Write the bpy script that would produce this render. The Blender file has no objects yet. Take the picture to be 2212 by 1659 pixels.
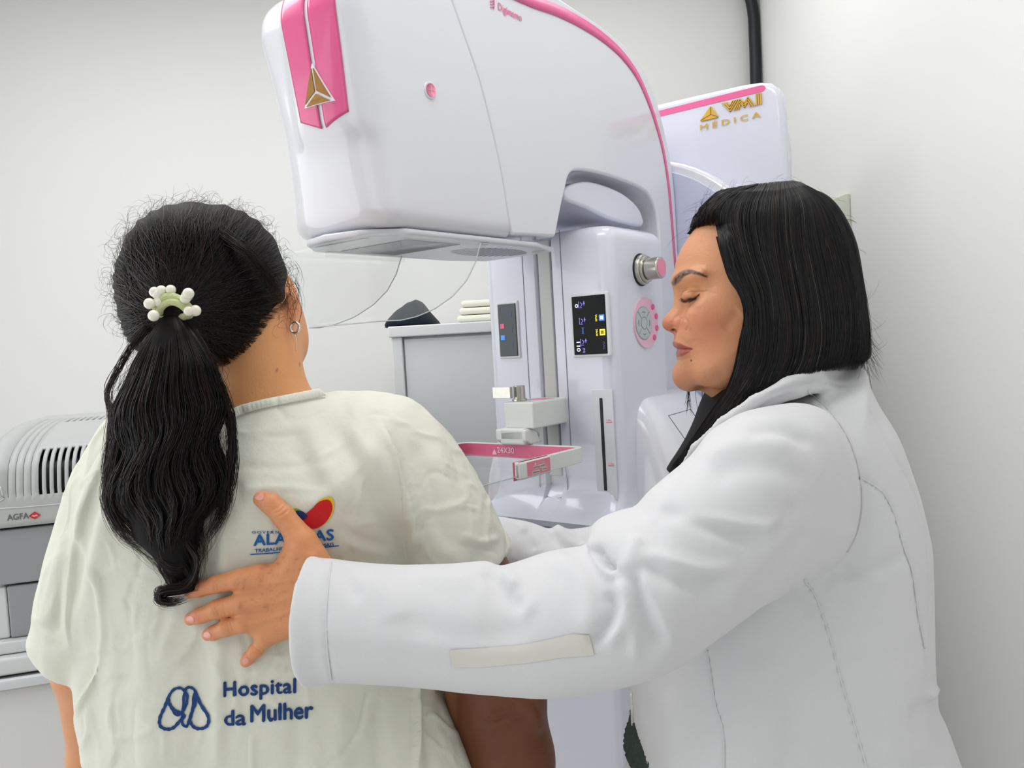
import bpy, bmesh, math, random
import numpy as np
from mathutils import Vector, Matrix
from mathutils.bvhtree import BVHTree

random.seed(7)
rng = np.random.default_rng(7)
SC = bpy.context.scene
COL = SC.collection

# ---------------------------------------------------------------- camera
F, CX, CY = 1750.0, 1106.0, 829.5          # focal length and centre in pixels of the 2212x1659 frame
CAM = np.array([0.0, 0.0, 1.45])
ROLL, PITCH = math.radians(3.3), math.radians(-2.8)
_f = np.array([0.0, math.cos(PITCH), math.sin(PITCH)])
_u0 = np.array([0.0, -math.sin(PITCH), math.cos(PITCH)])
_r0 = np.array([1.0, 0.0, 0.0])
CR = _r0 * math.cos(ROLL) - _u0 * math.sin(ROLL)
CU = _r0 * math.sin(ROLL) + _u0 * math.cos(ROLL)
CF = _f
cam = bpy.data.cameras.new('camera')
cam.sensor_width = 36.0
cam.lens = 36.0 * F / 2212.0
cam.clip_start = 0.02
cam_o = bpy.data.objects.new('camera', cam)
COL.objects.link(cam_o)
m = Matrix.Identity(4)
for i in range(3):
    m[i][0], m[i][1], m[i][2], m[i][3] = CR[i], CU[i], -CF[i], CAM[i]
cam_o.matrix_world = m
SC.camera = cam_o

# ---------------------------------------------------------------- world, lights, exposure
W = bpy.data.worlds.new('world')
SC.world = W
W.use_nodes = True
W.node_tree.nodes['Background'].inputs[0].default_value = (0.95, 0.97, 1.0, 1)
W.node_tree.nodes['Background'].inputs[1].default_value = 0.3
SC.view_settings.view_transform = 'Standard'
SC.view_settings.look = 'None'
SC.view_settings.gamma = 1.0
SC.view_settings.use_curve_mapping = False
SC.view_settings.exposure = -0.33
SC.cycles.use_denoising = True
SC.cycles.use_adaptive_sampling = True
SC.cycles.adaptive_threshold = 0.025
SC.cycles.max_bounces = 7
SC.cycles.diffuse_bounces = 4
SC.cycles.glossy_bounces = 3
SC.cycles.transmission_bounces = 6
SC.cycles.transparent_max_bounces = 8
SC.cycles.caustics_reflective = False
SC.cycles.caustics_refractive = False


def area(name, loc, size, energy, rot=(0, 0, 0), col=(1, 0.995, 0.985)):
    l = bpy.data.lights.new(name, 'AREA')
    l.shape = 'RECTANGLE'
    l.size, l.size_y = size
    l.energy = energy
    l.color = col
    o = bpy.data.objects.new(name, l)
    o.location = loc
    o.rotation_euler = rot
    COL.objects.link(o)
    return o


# the fluorescent ceiling panels of the room
area('ceiling_panel_light', (-1.2, 1.7, 2.72), (1.2, 0.6), 13)
area('ceiling_panel_light.001', (-1.2, -0.7, 2.72), (1.2, 0.6), 10)
area('ceiling_panel_light.002', (-0.1, 0.9, 2.72), (1.2, 0.6), 14)
area('ceiling_panel_light.003', (0.2, 2.0, 2.72), (1.0, 0.5), 7)
# unseen fill behind the photographer, added to brighten the lower parts
area('front_fill_light', (-0.85, -1.85, 1.1), (2.6, 2.0), 15, (math.radians(90), 0, math.radians(-14)), (0.93, 0.96, 1.0))

area('left_fill_light', (-2.25, 0.8, 1.25), (2.2, 1.9), 24, (math.radians(90), 0, math.radians(-90)), (0.96, 0.98, 1.0))  # unseen fill at the left wall, added to brighten the right wall


# ---------------------------------------------------------------- projection helpers
def P(px, py, Y):
    """world point seen at pixel (px,py) at distance Y along the view axis"""
    return CAM + Y * (CF + (px - CX) / F * CR + (CY - py) / F * CU)


def cam2w(q):
    q = np.asarray(q, float)
    return CAM + q[..., 0:1] * CR + q[..., 1:2] * CU + q[..., 2:3] * CF


def ptc(px, py, Y):
    return np.array([(px - CX) * Y / F, (CY - py) * Y / F, Y])


def ray(px, py):
    return CF + (px - CX) / F * CR + (CY - py) / F * CU


def on_plane(px, py, p0, n):
    d = ray(px, py)
    t = np.dot(np.asarray(p0) - CAM, n) / np.dot(d, n)
    return CAM + t * d


# ---------------------------------------------------------------- materials
def srgb(c):
    c = np.array(c, float) / 255.0
    return tuple(np.where(c <= 0.04045, c / 12.92, ((c + 0.055) / 1.055) ** 2.4)) + (1.0,)


MATS = {}


def mat(name, col, rough=0.5, metal=0.0, noise=None, bump=None, attr=None, emit=None, spec=0.5, coat=0.0,
        trans=0.0, ior=1.45, sss=0.0, sheen=0.0, alpha=None, vary=0.06):
    """noise=(scale, amount) slight colour variation; bump=(scale, strength[, stretch])"""
    if name in MATS:
        return MATS[name]
    M = bpy.data.materials.new(name)
    M.use_nodes = True
    nt = M.node_tree
    b = nt.nodes['Principled BSDF']
    c = srgb(col)
    b.inputs['Base Color'].default_value = c
    b.inputs['Roughness'].default_value = rough
    b.inputs['Metallic'].default_value = metal
    b.inputs['Specular IOR Level'].default_value = spec
    b.inputs['IOR'].default_value = ior
    b.inputs['Coat Weight'].default_value = coat
    b.inputs['Coat Roughness'].default_value = 0.06
    b.inputs['Transmission Weight'].default_value = trans
    b.inputs['Sheen Weight'].default_value = sheen
    if sss:
        b.inputs['Subsurface Weight'].default_value = sss
        b.inputs['Subsurface Radius'].default_value = (1.0, 0.35, 0.2)
        b.inputs['Subsurface Scale'].default_value = 0.006
    if alpha is not None:
        b.inputs['Alpha'].default_value = alpha
    tc = nt.nodes.new('ShaderNodeTexCoord')
    src = None
    if attr:
        a = nt.nodes.new('ShaderNodeAttribute')
        a.attribute_name = attr
        src = a.outputs['Color']
    sc, am = noise if noise else (35.0, 0.02)
    n = nt.nodes.new('ShaderNodeTexNoise')
    n.inputs['Scale'].default_value = sc
    n.inputs['Detail'].default_value = 4
    nt.links.new(tc.outputs['Object'], n.inputs['Vector'])
    mr = nt.nodes.new('ShaderNodeMapRange')
    mr.inputs['To Min'].default_value = 1 - am
    mr.inputs['To Max'].default_value = 1 + am
    nt.links.new(n.outputs['Fac'], mr.inputs['Value'])
    vm = nt.nodes.new('ShaderNodeVectorMath')
    vm.operation = 'SCALE'
    if src is not None:
        nt.links.new(src, vm.inputs[0])
    else:
        vm.inputs[0].default_value = c[:3]
    nt.links.new(mr.outputs['Result'], vm.inputs['Scale'])
    nt.links.new(vm.outputs[0], b.inputs['Base Color'])
    if bump:
        n2 = nt.nodes.new('ShaderNodeTexNoise')
        n2.inputs['Scale'].default_value = bump[0]
        n2.inputs['Detail'].default_value = 5
        if len(bump) > 2:
            mp = nt.nodes.new('ShaderNodeMapping')
            mp.inputs['Scale'].default_value = bump[2]
            nt.links.new(tc.outputs['Object'], mp.inputs['Vector'])
            nt.links.new(mp.outputs[0], n2.inputs['Vector'])
        else:
            nt.links.new(tc.outputs['Object'], n2.inputs['Vector'])
        bp = nt.nodes.new('ShaderNodeBump')
        bp.inputs['Strength'].default_value = bump[1]
        bp.inputs['Distance'].default_value = 0.002
        nt.links.new(n2.outputs['Fac'], bp.inputs['Height'])
        nt.links.new(bp.outputs[0], b.inputs['Normal'])
    if emit:
        b.inputs['Emission Color'].default_value = c
        b.inputs['Emission Strength'].default_value = emit
    MATS[name] = M
    return M


wall_m = mat('wall_paint', (226, 226, 224), 0.55, noise=(3, 0.012), bump=(180, 0.05))
wall2_m = mat('side_wall_paint', (240, 240, 237), 0.5, noise=(3, 0.012), bump=(180, 0.05))
ceil_m = mat('ceiling_paint', (240, 240, 238), 0.8)
floor_m = mat('vinyl_floor', (232, 232, 230), 0.35, noise=(60, 0.08))
shell_m = mat('white_plastic_shell', (226, 227, 235), 0.16, coat=0.6, noise=(4, 0.006))
shell2_m = mat('lavender_plastic_shell', (222, 224, 237), 0.2, coat=0.5, noise=(4, 0.006))
pink_m = mat('pink_vinyl', (238, 108, 160), 0.3, noise=(20, 0.01))
pinkd_m = mat('pink_panel', (226, 92, 145), 0.22, coat=0.4, noise=(20, 0.01))
white_m = mat('white_enamel', (226, 230, 226), 0.3, noise=(30, 0.015), bump=(500, 0.12))
strip_m = mat('grey_slide_strip', (200, 203, 200), 0.5)
steel_m = mat('brushed_steel', (190, 188, 180), 0.25, 1.0, noise=(200, 0.1))
dark_m = mat('black_rubber', (16, 20, 26), 0.45)
gold_m = mat('gold_metal', (222, 176, 70), 0.32, 0.45, noise=(80, 0.05))
bronze_m = mat('bronze_metal', (150, 108, 55), 0.35, 0.6, noise=(80, 0.1))
screen_m = mat('screen_glass', (8, 9, 12), 0.12, spec=0.15)
clear_m = mat('clear_acrylic', (225, 232, 234), 0.03, alpha=0.10, spec=0.5)


# ---------------------------------------------------------------- mesh helpers
def tag(o, label=None, cat=None, group=None, kind=None):
    if label: o['label'] = label
    if cat: o['category'] = cat
    if group: o['group'] = group
    if kind: o['kind'] = kind
    return o


def empty(name, loc, label=None, cat=None, **k):
    o = bpy.data.objects.new(name, None)
    o.location = Vector(loc)
    COL.objects.link(o)
    return tag(o, label, cat, **k)


def link(name, me, mt, parent=None, smooth=True):
    me.name = name
    if mt is not None:
        me.materials.clear()
        me.materials.append(mt)
    if smooth:
        me.polygons.foreach_set('use_smooth', [True] * len(me.polygons))
    o = bpy.data.objects.new(name, me)
    COL.objects.link(o)
    if parent is not None:
        o.parent = parent
        q, loc = parent, Vector((0, 0, 0))
        while q is not None:
            loc += q.location
            q = q.parent
        me.transform(Matrix.Translation(-loc))
    return o


def mesh(name, verts, faces, mt, parent=None, smooth=True):
    me = bpy.data.meshes.new(name)
    me.from_pydata([tuple(map(float, v)) for v in verts], [], [tuple(int(i) for i in f) for f in faces])
    me.update()
    return link(name, me, mt, parent, smooth)


def fast_mesh(name, verts, quads, mt, parent=None, smooth=True, cols=None):
    me = bpy.data.meshes.new(name)
    verts = np.asarray(verts, np.float32)
    quads = np.asarray(quads, np.int32)
    k = quads.shape[1]
    me.vertices.add(len(verts))
    me.vertices.foreach_set('co', verts.ravel())
    me.loops.add(quads.size)
    me.loops.foreach_set('vertex_index', quads.ravel())
    me.polygons.add(len(quads))
    me.polygons.foreach_set('loop_start', np.arange(0, quads.size, k, dtype=np.int32))
    me.update(calc_edges=True)
    me.validate()
    if cols is not None:
        at = me.color_attributes.new('Col', 'FLOAT_COLOR', 'POINT')
        c4 = np.ones((len(verts), 4), np.float32)
        c4[:, :3] = cols
        at.data.foreach_set('color', c4.ravel())
    return link(name, me, mt, parent, smooth)


def fix_normals(o):
    bm = bmesh.new()
    bm.from_mesh(o.data)
    bmesh.ops.recalc_face_normals(bm, faces=bm.faces)
    bm.to_mesh(o.data)
    bm.free()


def bevel(o, w, seg=4, ang=32, wn=True):
    b = o.modifiers.new('bevel', 'BEVEL')
    b.width = w
    b.segments = seg
    b.limit_method = 'ANGLE'
    b.angle_limit = math.radians(ang)
    if wn:
        n = o.modifiers.new('wn', 'WEIGHTED_NORMAL')
        n.keep_sharp = False
    return o


def prism(name, pts_a, pts_b, mt, parent=None, bev=0.0, seg=4, smooth=True):
    """closed solid between two matching 3D outlines"""
    n = len(pts_a)
    v = list(pts_a) + list(pts_b)
    f = [tuple(range(n))[::-1], tuple(range(n, 2 * n))]
    f += [(i, (i + 1) % n, n + (i + 1) % n, n + i) for i in range(n)]
    o = mesh(name, v, f, mt, parent, smooth)
    fix_normals(o)
    if bev:
        bevel(o, bev, seg)
    elif smooth:
        o.modifiers.new('wn', 'WEIGHTED_NORMAL')
        es = o.modifiers.new('es', 'EDGE_SPLIT'); es.split_angle = math.radians(35)
    return o


def loft(name, rings, mt, parent=None, cap=True, closed=True):
    rings = [np.asarray(r, float) for r in rings]
    n = len(rings[0])
    v = np.concatenate(rings)
    f = []
    for k in range(len(rings) - 1):
        for i in range(n if closed else n - 1):
            j = (i + 1) % n
            f.append((k * n + i, k * n + j, (k + 1) * n + j, (k + 1) * n + i))
    if cap and closed:
        f.append(tuple(range(n))[::-1])
        f.append(tuple((len(rings) - 1) * n + i for i in range(n)))
    o = mesh(name, v, f, mt, parent)
    if closed:
        fix_normals(o)
    return o


def tube(name, pts, rad, mt, parent=None, n=12, cap=True):
    pts = [np.asarray(p, float) for p in pts]
    if not hasattr(rad, '__len__'):
        rad = [rad] * len(pts)
    up = np.array([0.13, 0.27, 0.95])
    rings = []
    for i, p in enumerate(pts):
        t = pts[min(i + 1, len(pts) - 1)] - pts[max(i - 1, 0)]
        t /= np.linalg.norm(t) + 1e-12
        a = np.cross(t, up)
        if np.linalg.norm(a) < 1e-3:
            a = np.cross(t, [1, 0, 0])
        a /= np.linalg.norm(a)
        b = np.cross(t, a)
        rings.append([p + rad[i] * (math.cos(k * 2 * math.pi / n) * a + math.sin(k * 2 * math.pi / n) * b) for k in range(n)])
    return loft(name, rings, mt, parent, cap)


def box_axes(name, c, ax, half, mt, parent=None, bev=0.0, seg=3):
    """box at centre c with axes ax (3 unit vectors) and half sizes"""
    c = np.asarray(c, float)
    A = [np.asarray(a, float) for a in ax]
    q = [(-1, -1), (1, -1), (1, 1), (-1, 1)]
    lo = [c + x * half[0] * A[0] + y * half[1] * A[1] - half[2] * A[2] for x, y in q]
    hi = [c + x * half[0] * A[0] + y * half[1] * A[1] + half[2] * A[2] for x, y in q]
    return prism(name, lo, hi, mt, parent, bev, seg, smooth=bev > 0)


def smooth_poly(pts, n=4, closed=True):
    """Catmull-Rom resample"""
    pts = np.asarray(pts, float)
    N = len(pts)
    out = []
    rngk = range(N if closed else N - 1)
    for i in rngk:
        if closed:
            p0, p1, p2, p3 = pts[(i - 1) % N], pts[i], pts[(i + 1) % N], pts[(i + 2) % N]
        else:
            p0, p1, p2, p3 = pts[max(i - 1, 0)], pts[i], pts[i + 1], pts[min(i + 2, N - 1)]
        for k in range(n):
            t = k / n
            out.append(0.5 * ((2 * p1) + (-p0 + p2) * t + (2 * p0 - 5 * p1 + 4 * p2 - p3) * t * t + (-p0 + 3 * p1 - 3 * p2 + p3) * t ** 3))
    if not closed:
        out.append(pts[-1])
    return np.array(out)


def text_verts(s, bold=0.0, spacing=1.0, shear=0.0, ext=0.0):
    """flat text mesh data, centred, unit cap height"""
    cu = bpy.data.curves.new('t', 'FONT')
    cu.body = s
    cu.size = 1.0
    cu.space_character = spacing
    cu.shear = shear
    cu.extrude = ext
    cu.resolution_u = 3
    o = bpy.data.objects.new('t', cu)
    COL.objects.link(o)
    dg = bpy.context.evaluated_depsgraph_get()
    me = bpy.data.meshes.new_from_object(o.evaluated_get(dg))
    v = np.array([w.co[:] for w in me.vertices]).reshape(-1, 3)
    f = [tuple(p.vertices) for p in me.polygons]
    bpy.data.objects.remove(o)
    bpy.data.curves.remove(cu)
    bpy.data.meshes.remove(me)
    if bold > 0 and len(v):      # heavier letters from shifted copies
        b_ = bold * .8
        n0 = len(v)
        vs, fs = [v], list(f)
        for k, (dx, dy) in enumerate(((b_, 0), (-b_, 0), (0, b_), (0, -b_))):
            vs.append(v + np.array([dx, dy, (k + 1) * 2.5e-5]))
            fs += [tuple(i + n0 * (k + 1) for i in q) for q in f]
        v, f = np.concatenate(vs), fs
    if len(v):
        w = v[:, 0].max() - v[:, 0].min()
        v[:, 0] -= v[:, 0].min()
        v /= 0.73
        v[:, 0] -= w / 0.73 / 2
    return v, f


def text_on(name, s, fn, width, height, mt, parent, **k):
    """fn(x, y, h) maps text metres to world; width/height of the written line in metres"""
    v, f = text_verts(s, **k)
    w = v[:, 0].max() - v[:, 0].min()
    v[:, 0] *= width / w
    v[:, 1] *= height
    return mesh(name, [fn(a, b, c) for a, b, c in v], f, mt, parent, smooth=False)


def join_data(parts):
    """parts: list of (verts, faces) -> one"""
    V, Fc, o = [], [], 0
    for v, f in parts:
        V += [tuple(x) for x in v]
        Fc += [tuple(i + o for i in q) for q in f]
        o += len(v)
    return V, Fc
# ================================================================ ROOM
XR, YB, XL, YF, ZC = 0.86, 2.78, -2.3, -1.9, 2.75
BK = P(1645, 300, 1.0); XR = float((BK - CAM)[0] / (BK - CAM)[1] * YB)


def slab(name, lo, hi, mt):
    c = [(lo[i] + hi[i]) / 2 for i in range(3)]
    h = [(hi[i] - lo[i]) / 2 for i in range(3)]
    o = box_axes(name, c, np.eye(3), h, mt)
    return tag(o, kind='structure')


slab('wall_back', (XL - .1, YB, 0), (XR + .1, YB + .1, ZC), wall_m)
slab('wall_right', (XR, YF, 0), (XR + .1, YB, ZC), wall2_m)
slab('wall_left', (XL - .1, YF, 0), (XL, YB, ZC), wall_m)
slab('wall_front', (XL - .1, YF - .1, 0), (XR + .1, YF, ZC), wall_m)
slab('floor', (XL - .1, YF - .1, -.1), (XR + .1, YB + .1, 0), floor_m)
slab('ceiling', (XL - .1, YF - .1, ZC), (XR + .1, YB + .1, ZC + .1), ceil_m)

# black conduit in the corner
q = [on_plane(x, y, (0, YB - .035, 0), np.array([0, 1.0, 0])) for x, y in ((1590, -150), (1622, 0), (1630, 90), (1633, 190), (1637, 330), (1640, 600))]
q = [q[0] * 1.0] + q[1:] + [np.array([q[-1][0] + .01, q[-1][1], 0.02])]
q[0] = np.array([q[1][0] - .06, q[1][1], 2.74])
c = tube('conduit', smooth_poly(q, 5, False), 0.0185, dark_m, n=16)
tag(c, 'black flexible conduit running up the corner behind the machine', 'pipe')
# blank cover plate on the right wall
n_ = np.array([1.0, 0, 0])
pp = [on_plane(x, y, (XR - .002, 0, 0), n_) for x, y in ((1797, 434), (1835, 434), (1839, 520), (1801, 522))]
y0, y1 = min(p[1] for p in pp), max(p[1] for p in pp)
z0, z1 = min(p[2] for p in pp), max(p[2] for p in pp)
o = box_axes('cover_plate', (XR - .006, (y0 + y1) / 2, (z0 + z1) / 2), np.eye(3), (.006, (y1 - y0) / 2, (z1 - z0) / 2), mat('cream_plate', (214, 218, 202), .4), bev=.003)
tag(o, 'pale green cover plate on the side wall behind the black-haired woman', 'wall plate')

# ---------------------------------------------------------------- metal cabinet
gm = mat('grey_laminate', (220, 223, 223), .45, noise=(6, .02), bump=(120, .08))
gd = mat('grey_frame', (222, 224, 223), .35)
YC = 2.2
cab = empty('cabinet', P(950, 900, YC) * np.array([1, 1, 0]), 'grey metal cabinet with a wide flat panel behind the machine', 'cabinet')
TL = on_plane(838, 706, (0, YC, 0), np.array([0, 1., 0]))
ztop = TL[2]
x0 = TL[0]
x1 = x0 + .36
D_ = YB - .03
slab_ = lambda nm, a, b, mt, bv=.004: box_axes(nm, [(a[i] + b[i]) / 2 for i in range(3)], np.eye(3), [(b[i] - a[i]) / 2 for i in range(3)], mt, cab, bv)
slab_('carcass', (x0 + .012, YC + .02, 0.03), (x1 - .012, D_, ztop - .03), gd)
slab_('top_rim', (x0, YC - .01, ztop - .03), (x1, D_, ztop), gd)
slab_('side_frame', (x0 + .006, YC, 0.02), (x0 + .036, YC + .03, ztop - .03), gd)
slab_('side_frame', (x1 - .036, YC, 0.02), (x1 - .006, YC + .03, ztop - .03), gd)
slab_('panel', (x0 + .04, YC + .008, 0.06), (x1 - .04, YC + .022, ztop - .036), gm, .002)

# dark bag slumped on the cabinet
def lump(name, outline, Y, depth, mt, parent=None, zmin=None, bev=.012):
    o2 = smooth_poly(outline, 3)
    a = [P(x, y, Y) for x, y in o2]
    b = [p + np.array([0, depth, 0]) for p in a]
    a2 = np.mean(a, 0)
    rings = []
    for t, k in ((0, .55), (.08, .85), (.25, 1), (.75, 1), (.92, .85), (1, .55)):
        rings.append([a2 + (p - a2) * k + np.array([0, depth * t, 0]) for p in a])
    if zmin is not None:
        rings = [[np.array([p[0], p[1], max(p[2], zmin)]) for p in r] for r in rings]
    return loft(name, rings, mt, parent)


bag_m = mat('navy_cloth', (14, 26, 40), .85, noise=(40, .3), bump=(60, .5))
o = lump('cloth_bag', [(823, 700), (845, 672), (862, 660), (872, 652), (884, 648), (896, 645), (915, 668), (942, 700), (930, 712), (880, 714), (838, 716)], YC + .03, .26, bag_m, zmin=ztop + .001)
tag(o, 'dark navy cloth bag slumped on the left end of the cabinet', 'bag')
cr = mat('cream_cloth', (236, 236, 222), .8, noise=(30, .03), bump=(50, .3))
n_y = np.array([0, 1., 0])
for k in range(3):
    xx0 = on_plane(984 - 3 * k, 690, (0, YC, 0), n_y)[0]
    z_ = ztop + .002 + .021 * k
    o = box_axes('folded_gown', (xx0 + .10 + .01 * k, YC + .17 + .01 * k, z_ + .0095), np.eye(3), (.10, .12, .0095), cr, bev=.009, seg=4)
    lb = ['cream folded gown lying directly on the cabinet top, bottom of the pile',
          'cream folded gown in the middle of the pile on the cabinet',
          'cream folded gown on top of the pile on the cabinet'][k]
    tag(o, lb, 'folded cloth', 'folded gowns on the cabinet')

# ---------------------------------------------------------------- film printer on its stand
yaw = math.radians(17)
PW = np.array([math.cos(yaw), math.sin(yaw), 0])       # along the front, to the right
PD = np.array([-math.sin(yaw), math.cos(yaw), 0])      # into the depth
Z = np.array([0, 0, 1.0])
O0 = P(0, 1035, 1.5)


def fr(px, py, dep=0.0):
    """pixel on the printer's front plane moved back by dep -> (w, z)"""
    p = on_plane(px, py, O0 + PD * dep, PD)
    return float(np.dot(p - O0, PW)), float(p[2])


def pr(w, dp, z):
    return O0 * np.array([1, 1, 0]) + PW * w + PD * dp + Z * z


pg = mat('printer_grey', (178, 180, 180), .42, noise=(120, .015))
pg2 = mat('printer_dark_grey', (146, 148, 151), .45, noise=(120, .02))
pg3 = mat('printer_light_base', (206, 209, 210), .4)
w_l = fr(6, 1060)[0] - .03
z_e = fr(60, 1033)[1]
z_g = fr(40, 1141)[1]
z_g2 = fr(20, 1266)[1]
z_g3 = fr(20, 1382)[1]
w_r = w_l + .72
prn = empty('film_printer', pr(w_l, .2, z_g3), 'grey film printer with a ribbed vented hood on the left stand', 'printer')
# hood: profile (depth, z) swept along the width; cells left out where the vents are
zb = on_plane(60, 915, O0 + PD * .34, PD)[2]
prof = [(0.0, z_g + .004), (0.0, z_e - .055), (0.0, z_e - .02)]
for k in range(9):
    t = k / 8 * math.pi / 2
    prof.append((0.0 + .34 * (1 - math.cos(t)) * .97 + .006, z_e + (zb - z_e) * math.sin(t) ** .9))
prof.append((.50, zb))
prof = np.array(prof)
# resample by arc length
seg = np.r_[0, np.cumsum(np.hypot(*np.diff(prof, axis=0).T))]
L_ = seg[-1]
def pf(s):
    return np.interp(s, seg, prof[:, 0]), np.interp(s, seg, prof[:, 1])
sv = np.linspace(0, L_, 56)
pitch = 14.6 * 1.52 / F
ws = [w_l, w_l + .012]
w = fr(18, 1060)[0]
kinds = [0, 0]
k = 0
while w < w_r - .05:
    ws += [w, w + pitch * (.10 if k < 4 else .5)]
    kinds += [1 if k < 4 else 2, 0]
    w += pitch
    k += 1
ws.append(w_r)
s_front0 = .055
s_edge = float(np.interp(0, [0], [0]))
se = float(seg[2])
V_, F_ = [], []
for i, wv in enumerate(ws):
    for s in sv:
        dp, z = pf(s)
        V_.append(pr(wv, dp, z))
ns = len(sv)
for i in range(len(ws) - 1):
    kd = kinds[i]
    for j in range(ns - 1):
        s = (sv[j] + sv[j + 1]) / 2
        hole = False
        if kd == 2 and (.05 < s < se + .085 or L_ - .25 < s < L_ - .17):
            hole = True
        if kd == 1 and .05 < s < L_ - .14:
            hole = True
        if kd == 2 and se + .085 <= s < L_ - .25:
            hole = False
        if not hole:
            F_.append((i * ns + j, (i + 1) * ns + j, (i + 1) * ns + j + 1, i * ns + j + 1))
hood = mesh('hood', V_, F_, pg, prn, smooth=True)
es = hood.modifiers.new('es', 'EDGE_SPLIT'); es.split_angle = math.radians(40)
sm = hood.modifiers.new('sol', 'SOLIDIFY'); sm.thickness = .006; sm.offset = 1
# dark inside below the vents, end walls
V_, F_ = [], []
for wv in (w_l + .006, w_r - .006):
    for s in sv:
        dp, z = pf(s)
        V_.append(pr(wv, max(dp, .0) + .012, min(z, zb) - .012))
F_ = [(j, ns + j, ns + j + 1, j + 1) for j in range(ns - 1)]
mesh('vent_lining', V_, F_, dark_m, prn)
ring = [pr(0, *pf(s)) for s in sv[::2]] + [pr(0, .50, z_g)]
for wv in (w_l, w_r - .008):
    prism('end_cap', [p + PW * wv for p in ring], [p + PW * (wv + .008) for p in ring], pg, prn)


def pbox(nm, w0, w1, d0, d1, za, zb_, mt, bv=.004, par=None):
    return box_axes(nm, pr((w0 + w1) / 2, (d0 + d1) / 2, (za + zb_) / 2), (PW, PD, Z), ((w1 - w0) / 2, (d1 - d0) / 2, (zb_ - za) / 2), mt, par or prn, bv)


pbox('upper_drawer', w_l, w_r, .002, .5, z_g2 + .002, z_g - .001, pg2)
pbox('lower_drawer', w_l + .02, w_r, .006, .5, z_g3, z_g2 - .002, pg2)
pbox('side_foot', w_l - .015, w_l + .0185, .01, .5, z_g3, z_g2 - .003, pg3)
# raised frame under the vents
fw0, fz = fr(14, 1098)
tube('groove_line', smooth_poly([pr(fw0 - .005, -.0065, z_e - .01), pr(fw0, -.0065, fz + .02), pr(fw0 + .02, -.0065, fz), pr(w_r - .06, -.0065, fz)], 4, False), .0012, mat('printer_highlight', (206, 208, 208), .4), prn, 6)
gw, gz = fr(41, 1115)
ltxt = mat('letter_grey', (95, 98, 102), .5)
text_on('lettering', 'AGFA', lambda a, b, h: pr(gw + a, -.0068 - h, gz + b - .005), .036, .0115, ltxt, prn, bold=.02)
rw, rz = fr(77, 1112)
rdm = mat('red_badge', (205, 30, 45), .3)
dia = [(-.0098, 0), (0, .0072), (.0098, 0), (0, -.0072)]
bd = prism('red_badge', [pr(rw + a, -.008, rz + b) for a, b in dia], [pr(rw + a, -.004, rz + b) for a, b in dia], rdm, prn)
text_on('lettering', 'Agfa', lambda a, b, h: pr(rw + a, -.0086 - h, rz + b - .0012), .0105, .003, white_m, bd, bold=.02, shear=.3)

# stand under the printer
st = empty('printer_stand', pr(.2, .3, 0), 'light grey trolley with a steel edge carrying the film printer', 'trolley')
zs1 = fr(20, 1410)[1]
zs2 = fr(20, 1452)[1]
zs3 = fr(20, 1478)[1]
pbox('plinth', w_l - .06, w_r + .02, -.01, .56, zs1, z_g3 - .0005, pg3, .004, st)
pbox('worktop', w_l - .1, w_r + .03, -.03, .60, zs2 + .003, zs1 - .001, pg3, .006, st)
pbox('edge_rail', w_l - .1, w_r + .03, -.036, .60, zs3, zs2, mat('satin_steel', (200, 203, 205), .3, .7), .006, st)
pbox('body', w_l - .08, w_r + .02, -.015, .58, .0, zs3 - .002, mat('stand_panel', (212, 212, 211), .4, noise=(200, .02)), .006, st)
# ================================================================ MAMMOGRAPHY MACHINE
YR = 1.15
R0 = P(860, 487, YR)
ang = math.radians(51.7)
MD = np.array([math.cos(ang), math.sin(ang), 0])      # backwards, away from the patient
MW = np.array([math.sin(ang), -math.cos(ang), 0])     # lateral, towards the photographer
ZH = R0[2]                                            # underside of the tube head
HW = .11                                              # half width of tube head and arm


def M(s, l, z):
    return R0 * np.array([1, 1, 0]) + MD * s + MW * l + Z * z


def ml(px, py, l=0.0):
    """pixel on the vertical plane at lateral offset l -> (s, z)"""
    p = on_plane(px, py, R0 + MW * l, MW)
    return float(np.dot(p - R0, MD)), float(p[2])


def ms(px, py, s):
    """pixel on the vertical plane at depth s -> (l, z)"""
    p = on_plane(px, py, R0 + MD * s, MD)
    return float(np.dot(p - R0, MW)), float(p[2])


MC = -HW
mach = empty('mammography_machine', M(.9, MC, 0), 'white and pink mammography machine with a curved arm above a clear compression paddle', 'medical machine')

# ---- C-shaped arm (profile on the near side plane, extruded across)
outer = [(1108, -118), (1160, -92), (1210, -52), (1262, -2), (1300, 44), (1352, 97), (1393, 160), (1420, 225), (1438, 290), (1452, 360), (1460, 430), (1465, 520), (1470, 620), (1480, 900)]
outer = [(1010, -78), (1110, -52), (1190, -15), (1250, 22), (1306, 60), (1354, 101), (1393, 155), (1419, 215), (1437, 285), (1451, 355), (1459, 430), (1464, 520), (1470, 620), (1482, 900)]
inner = [(1446, 900), (1428, 620), (1424, 500), (1417, 452), (1397, 415), (1352, 392), (1295, 374), (1250, 368), (1231, 378), (1222, 410), (1213, 450), (1201, 512)]
seam = [(1107, 508), (1098, 470), (1084, 380), (1060, 270), (1034, 170), (1003, 80), (975, 0), (948, -80)]
S_out = smooth_poly([ml(*p) for p in outer], 4, False)
S_in = smooth_poly([ml(*p) for p in inner], 3, False)
S_seam = smooth_poly([ml(*p) for p in seam], 3, False)
armp = [tuple(x) for x in S_out] + [tuple(x) for x in S_in] + [tuple(x) for x in S_seam]
# push polygon into the machine
arm = prism('c_arm', [M(s, 0, z) for s, z in armp], [M(s, -2 * HW, z) for s, z in armp], shell_m, mach, .016, 5)
arm.modifiers['bevel'].angle_limit = math.radians(40)

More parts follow.
